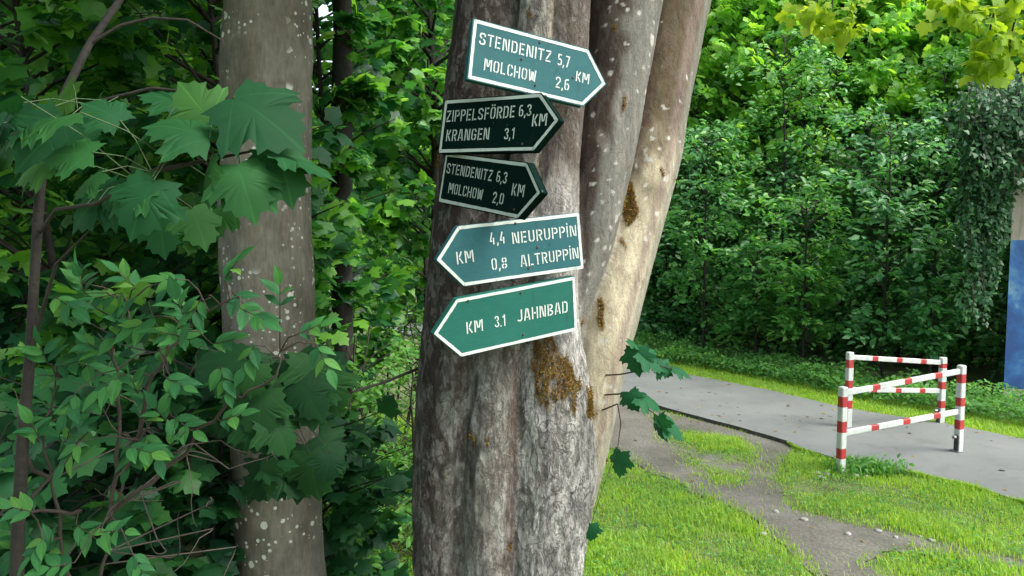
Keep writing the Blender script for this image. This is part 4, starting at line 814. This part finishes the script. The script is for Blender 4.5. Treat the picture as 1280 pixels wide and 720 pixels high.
# dark maple spray hanging in front of the spotted trunk
dm = thing('maple_branch', at(360, 470, 2.9), 'dark shaded maple spray hanging in front of the spotted trunk', 'branch')
tw = [[(560, 440, 3.55), (520, 462, 3.3), (480, 478, 3.1), (440, 490, 2.95), (395, 498, 2.85), (350, 500, 2.8), (318, 505, 2.8)], [(440, 490, 2.95), (420, 470, 2.9), (395, 455, 2.85), (360, 450, 2.8)], [(395, 498, 2.85), (375, 525, 2.8), (350, 545, 2.78), (330, 555, 2.78)]]
fp = []
for q in tw:
    mb = MB(); pts = [at(*p) for p in q]; mb.tube(pts, [.008 - .005 * i / (len(pts) - 1) for i in range(len(pts))], 6, cap=False); mb.build('twig', M_stem, dm, True)
    for a, e in zip(pts, pts[1:]): fp += [a.lerp(e, k / 4) for k in range(5)]
DK = []
for i in range(34):
    px, py = rng.uniform(285, 415), rng.uniform(440, 590); a_ = rng.normal(90, 32); ln = rng.uniform(42, 72); DK.append((px, py, px + ln * math.cos(R(a_)), py + ln * math.sin(R(a_)), rng.uniform(2.6, 2.95), rng.uniform(.2, 1)))
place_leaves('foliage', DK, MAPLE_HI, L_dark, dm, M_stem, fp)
# shoot on the right flank of the sign tree
sh = bpy.data.objects.new('leafy_shoot', None); col.objects.link(sh); sh.parent = tree; sh.location = at(765, 500, 3.3) - base
tw = [[(735, 470, 3.45), (775, 468, 3.2), (808, 462, 3.1), (822, 457, 3.1), (845, 462, 3.1)], [(735, 495, 3.45), (780, 492, 3.15), (800, 505, 3.1), (825, 522, 3.05)], [(735, 520, 3.45), (772, 505, 3.15), (776, 530, 3.1), (772, 560, 3.05)]]
fp = []
for q in tw:
    mb = MB(); pts = [at(*p) for p in q]; mb.tube(pts, [.004 - .0025 * i / (len(pts) - 1) for i in range(len(pts))], 5, cap=False); mb.build('twig', M_twig, sh, True)
    for a, e in zip(pts, pts[1:]): fp += [a.lerp(e, k / 4) for k in range(5)]
SHL = [(776, 565, 770, 606, 3.05, .3), (822, 520, 832, 562, 3.0, .8), (826, 522, 866, 556, 3.02, .5), (796, 495, 838, 512, 3.05, .5), (786, 490, 800, 522, 3.05, .6), (795, 435, 798, 480, 3.1, .6), (785, 425, 806, 440, 3.1, .4), (800, 440, 842, 470, 3.1, .4), (822, 456, 848, 472, 3.1, .5), (842, 460, 872, 472, 3.1, .3), (739, 655, 737, 684, 3.2, .3)]
for it in SHL: place_leaves('leaf', [it], MAPLE_HI, L_shoot, sh, M_green_stem, fp, .78)

# ------------------------------------------------------------------ compound-leaved shrub, lower left
es = thing('elder_shrub', at(130, 900, 2.1) - Vector((0, 0, at(130, 900, 2.1).z)), 'fresh green compound-leaved shrub with pale tangled twigs at the lower left', 'shrub')
CP = [(130, 520, 200), (172, 492, 250), (128, 440, 220), (165, 418, 250), (195, 440, 330), (75, 470, 190), (95, 490, 120), (42, 640, 200), (55, 672, 130), (95, 655, 30), (125, 665, 350), (235, 350, 190), (252, 372, 120), (300, 385, 20), (280, 350, 300), (372, 418, 330), (395, 430, 60), (318, 432, 120), (225, 420, 200), (180, 540, 60), (165, 550, 100), (60, 455, 250), (230, 395, 250), (205, 470, 20), (140, 410, 300), (105, 455, 20), (170, 360, 230), (350, 385, 270), (150, 470, 150), (40, 540, 160), (215, 520, 30), (165, 690, 60), (20, 690, 150), (265, 430, 340), (290, 365, 40)]
CP += [(rng.uniform(0, 290), rng.uniform(345, 560), rng.uniform(0, 360)) for _ in range(24)] + [(rng.uniform(0, 120), rng.uniform(600, 715), rng.uniform(0, 360)) for _ in range(5)]
pos, ax, nm, sz = [], [], [], []; mb = MB(); fp = []
hub = [(110, 1000, 2.15), (118, 760, 2.12), (140, 640, 2.1), (170, 560, 2.05), (215, 490, 2.0)]
hubs = [hub, [(110, 800, 2.15), (80, 700, 2.1), (55, 560, 2.08), (70, 470, 2.05)], [(140, 640, 2.1), (230, 570, 2.1), (290, 500, 2.05), (345, 470, 2.0), (350, 440, 2.0)], [(170, 560, 2.05), (190, 470, 2.0), (240, 400, 2.0), (300, 370, 2.0)], [(100, 640, 2.1), (30, 640, 2.05), (-40, 655, 2.0)], [(140, 640, 2.1), (150, 520, 2.1), (140, 430, 2.05), (160, 380, 2.05)], [(60, 600, 2.1), (20, 570, 2.05), (0, 550, 2.05)]]
for q in hubs:
    pts = [at(*p) for p in q]; fine = []
    for a, e in zip(pts, pts[1:]): fine += [a.lerp(e, k / 5) + Vector(rng.normal(0, .006, 3)) for k in range(5)]
    fine.append(pts[-1]); mb.tube(fine, [.0065 - .0045 * i / (len(fine) - 1) for i in range(len(fine))], 6, cap=False); fp += fine
for px, py, ang in CP:
    Y = rng.uniform(1.9, 2.1); a = at(px, py, Y); q = min(fp, key=lambda p: (p - a).length); L_ = rng.uniform(48, 66)
    e = at(px + L_ * math.cos(R(ang)) * .5, py + L_ * math.sin(R(ang)) * .5 + 4, Y - .02); mb.tube([q, (q + a) / 2 + Vector((0, 0, .015)), a, e], [.0025, .002, .0015, .001], 5, cap=False)
    d = (e - a); pv_ = Vector((0, -.6, .8)); sd_ = d.cross(pv_).normalized()
    for k, (tt1, sdn) in enumerate([(.15, 1), (.15, -1), (.6, 1), (.6, -1), (1, 0)]):
        o = a + d * tt1; dirn = d.normalized() * (.75 if sdn else 1) + sd_ * sdn * .8 + Vector(rng.normal(0, .12, 3)) + Vector((0, 0, -.12))
        pos.append(v3(o)); ax.append(v3(dirn)); nm.append([rng.normal(0, .25), -.55, .75]); sz.append(rng.uniform(.045, .068))
for i in range(20):   # bare tangled twigs
    px, py, Y = rng.uniform(0, 320), rng.uniform(470, 700), rng.uniform(1.9, 2.5); p = at(px, py, Y); d = Vector((rng.normal(0, 1), rng.normal(0, .5), rng.normal(.2, .5))).normalized(); pts = [p]
    for k in range(9): d = (d + Vector(rng.normal(0, .28, 3))).normalized(); p = p + d * rng.uniform(.015, .04); pts.append(p)
    q = min(fp, key=lambda z: (z - pts[0]).length); mb.tube([q] + pts, [.0022] + [.0022 - .0014 * k / 9 for k in range(10)], 5, cap=False)
mb.build('stem', M_paletwig, es, True)
leaves('foliage', OVAL_HI, np.array(pos), np.array(ax), np.array(nm), np.array(sz), L_elder, es, uv=True)
# more stems standing in the wood
for (rows, lab) in [([(900, 415, 445, 6.2), (140, 414, 440, 6.2), (0, 417, 442, 6.2), (-300, 420, 440, 6.2)], 'dark thin trunk just right of the spotted trunk')]:
    t_ = thing('dark_trunk_tree', (at(428, 300, 6.2).x, 6.2, 0), lab, 'tree'); trunk_mesh(rows, 16, .006).build('trunk', M_stem, t_, True)
    crown(t_, (at(428, 300, 6.2).x, 6.2, 7), 1.2, 1.2, 1.0, 900, .16, L_wood, nbr=14, p0=(at(428, 300, 6.2).x, 6.2, 5.2))
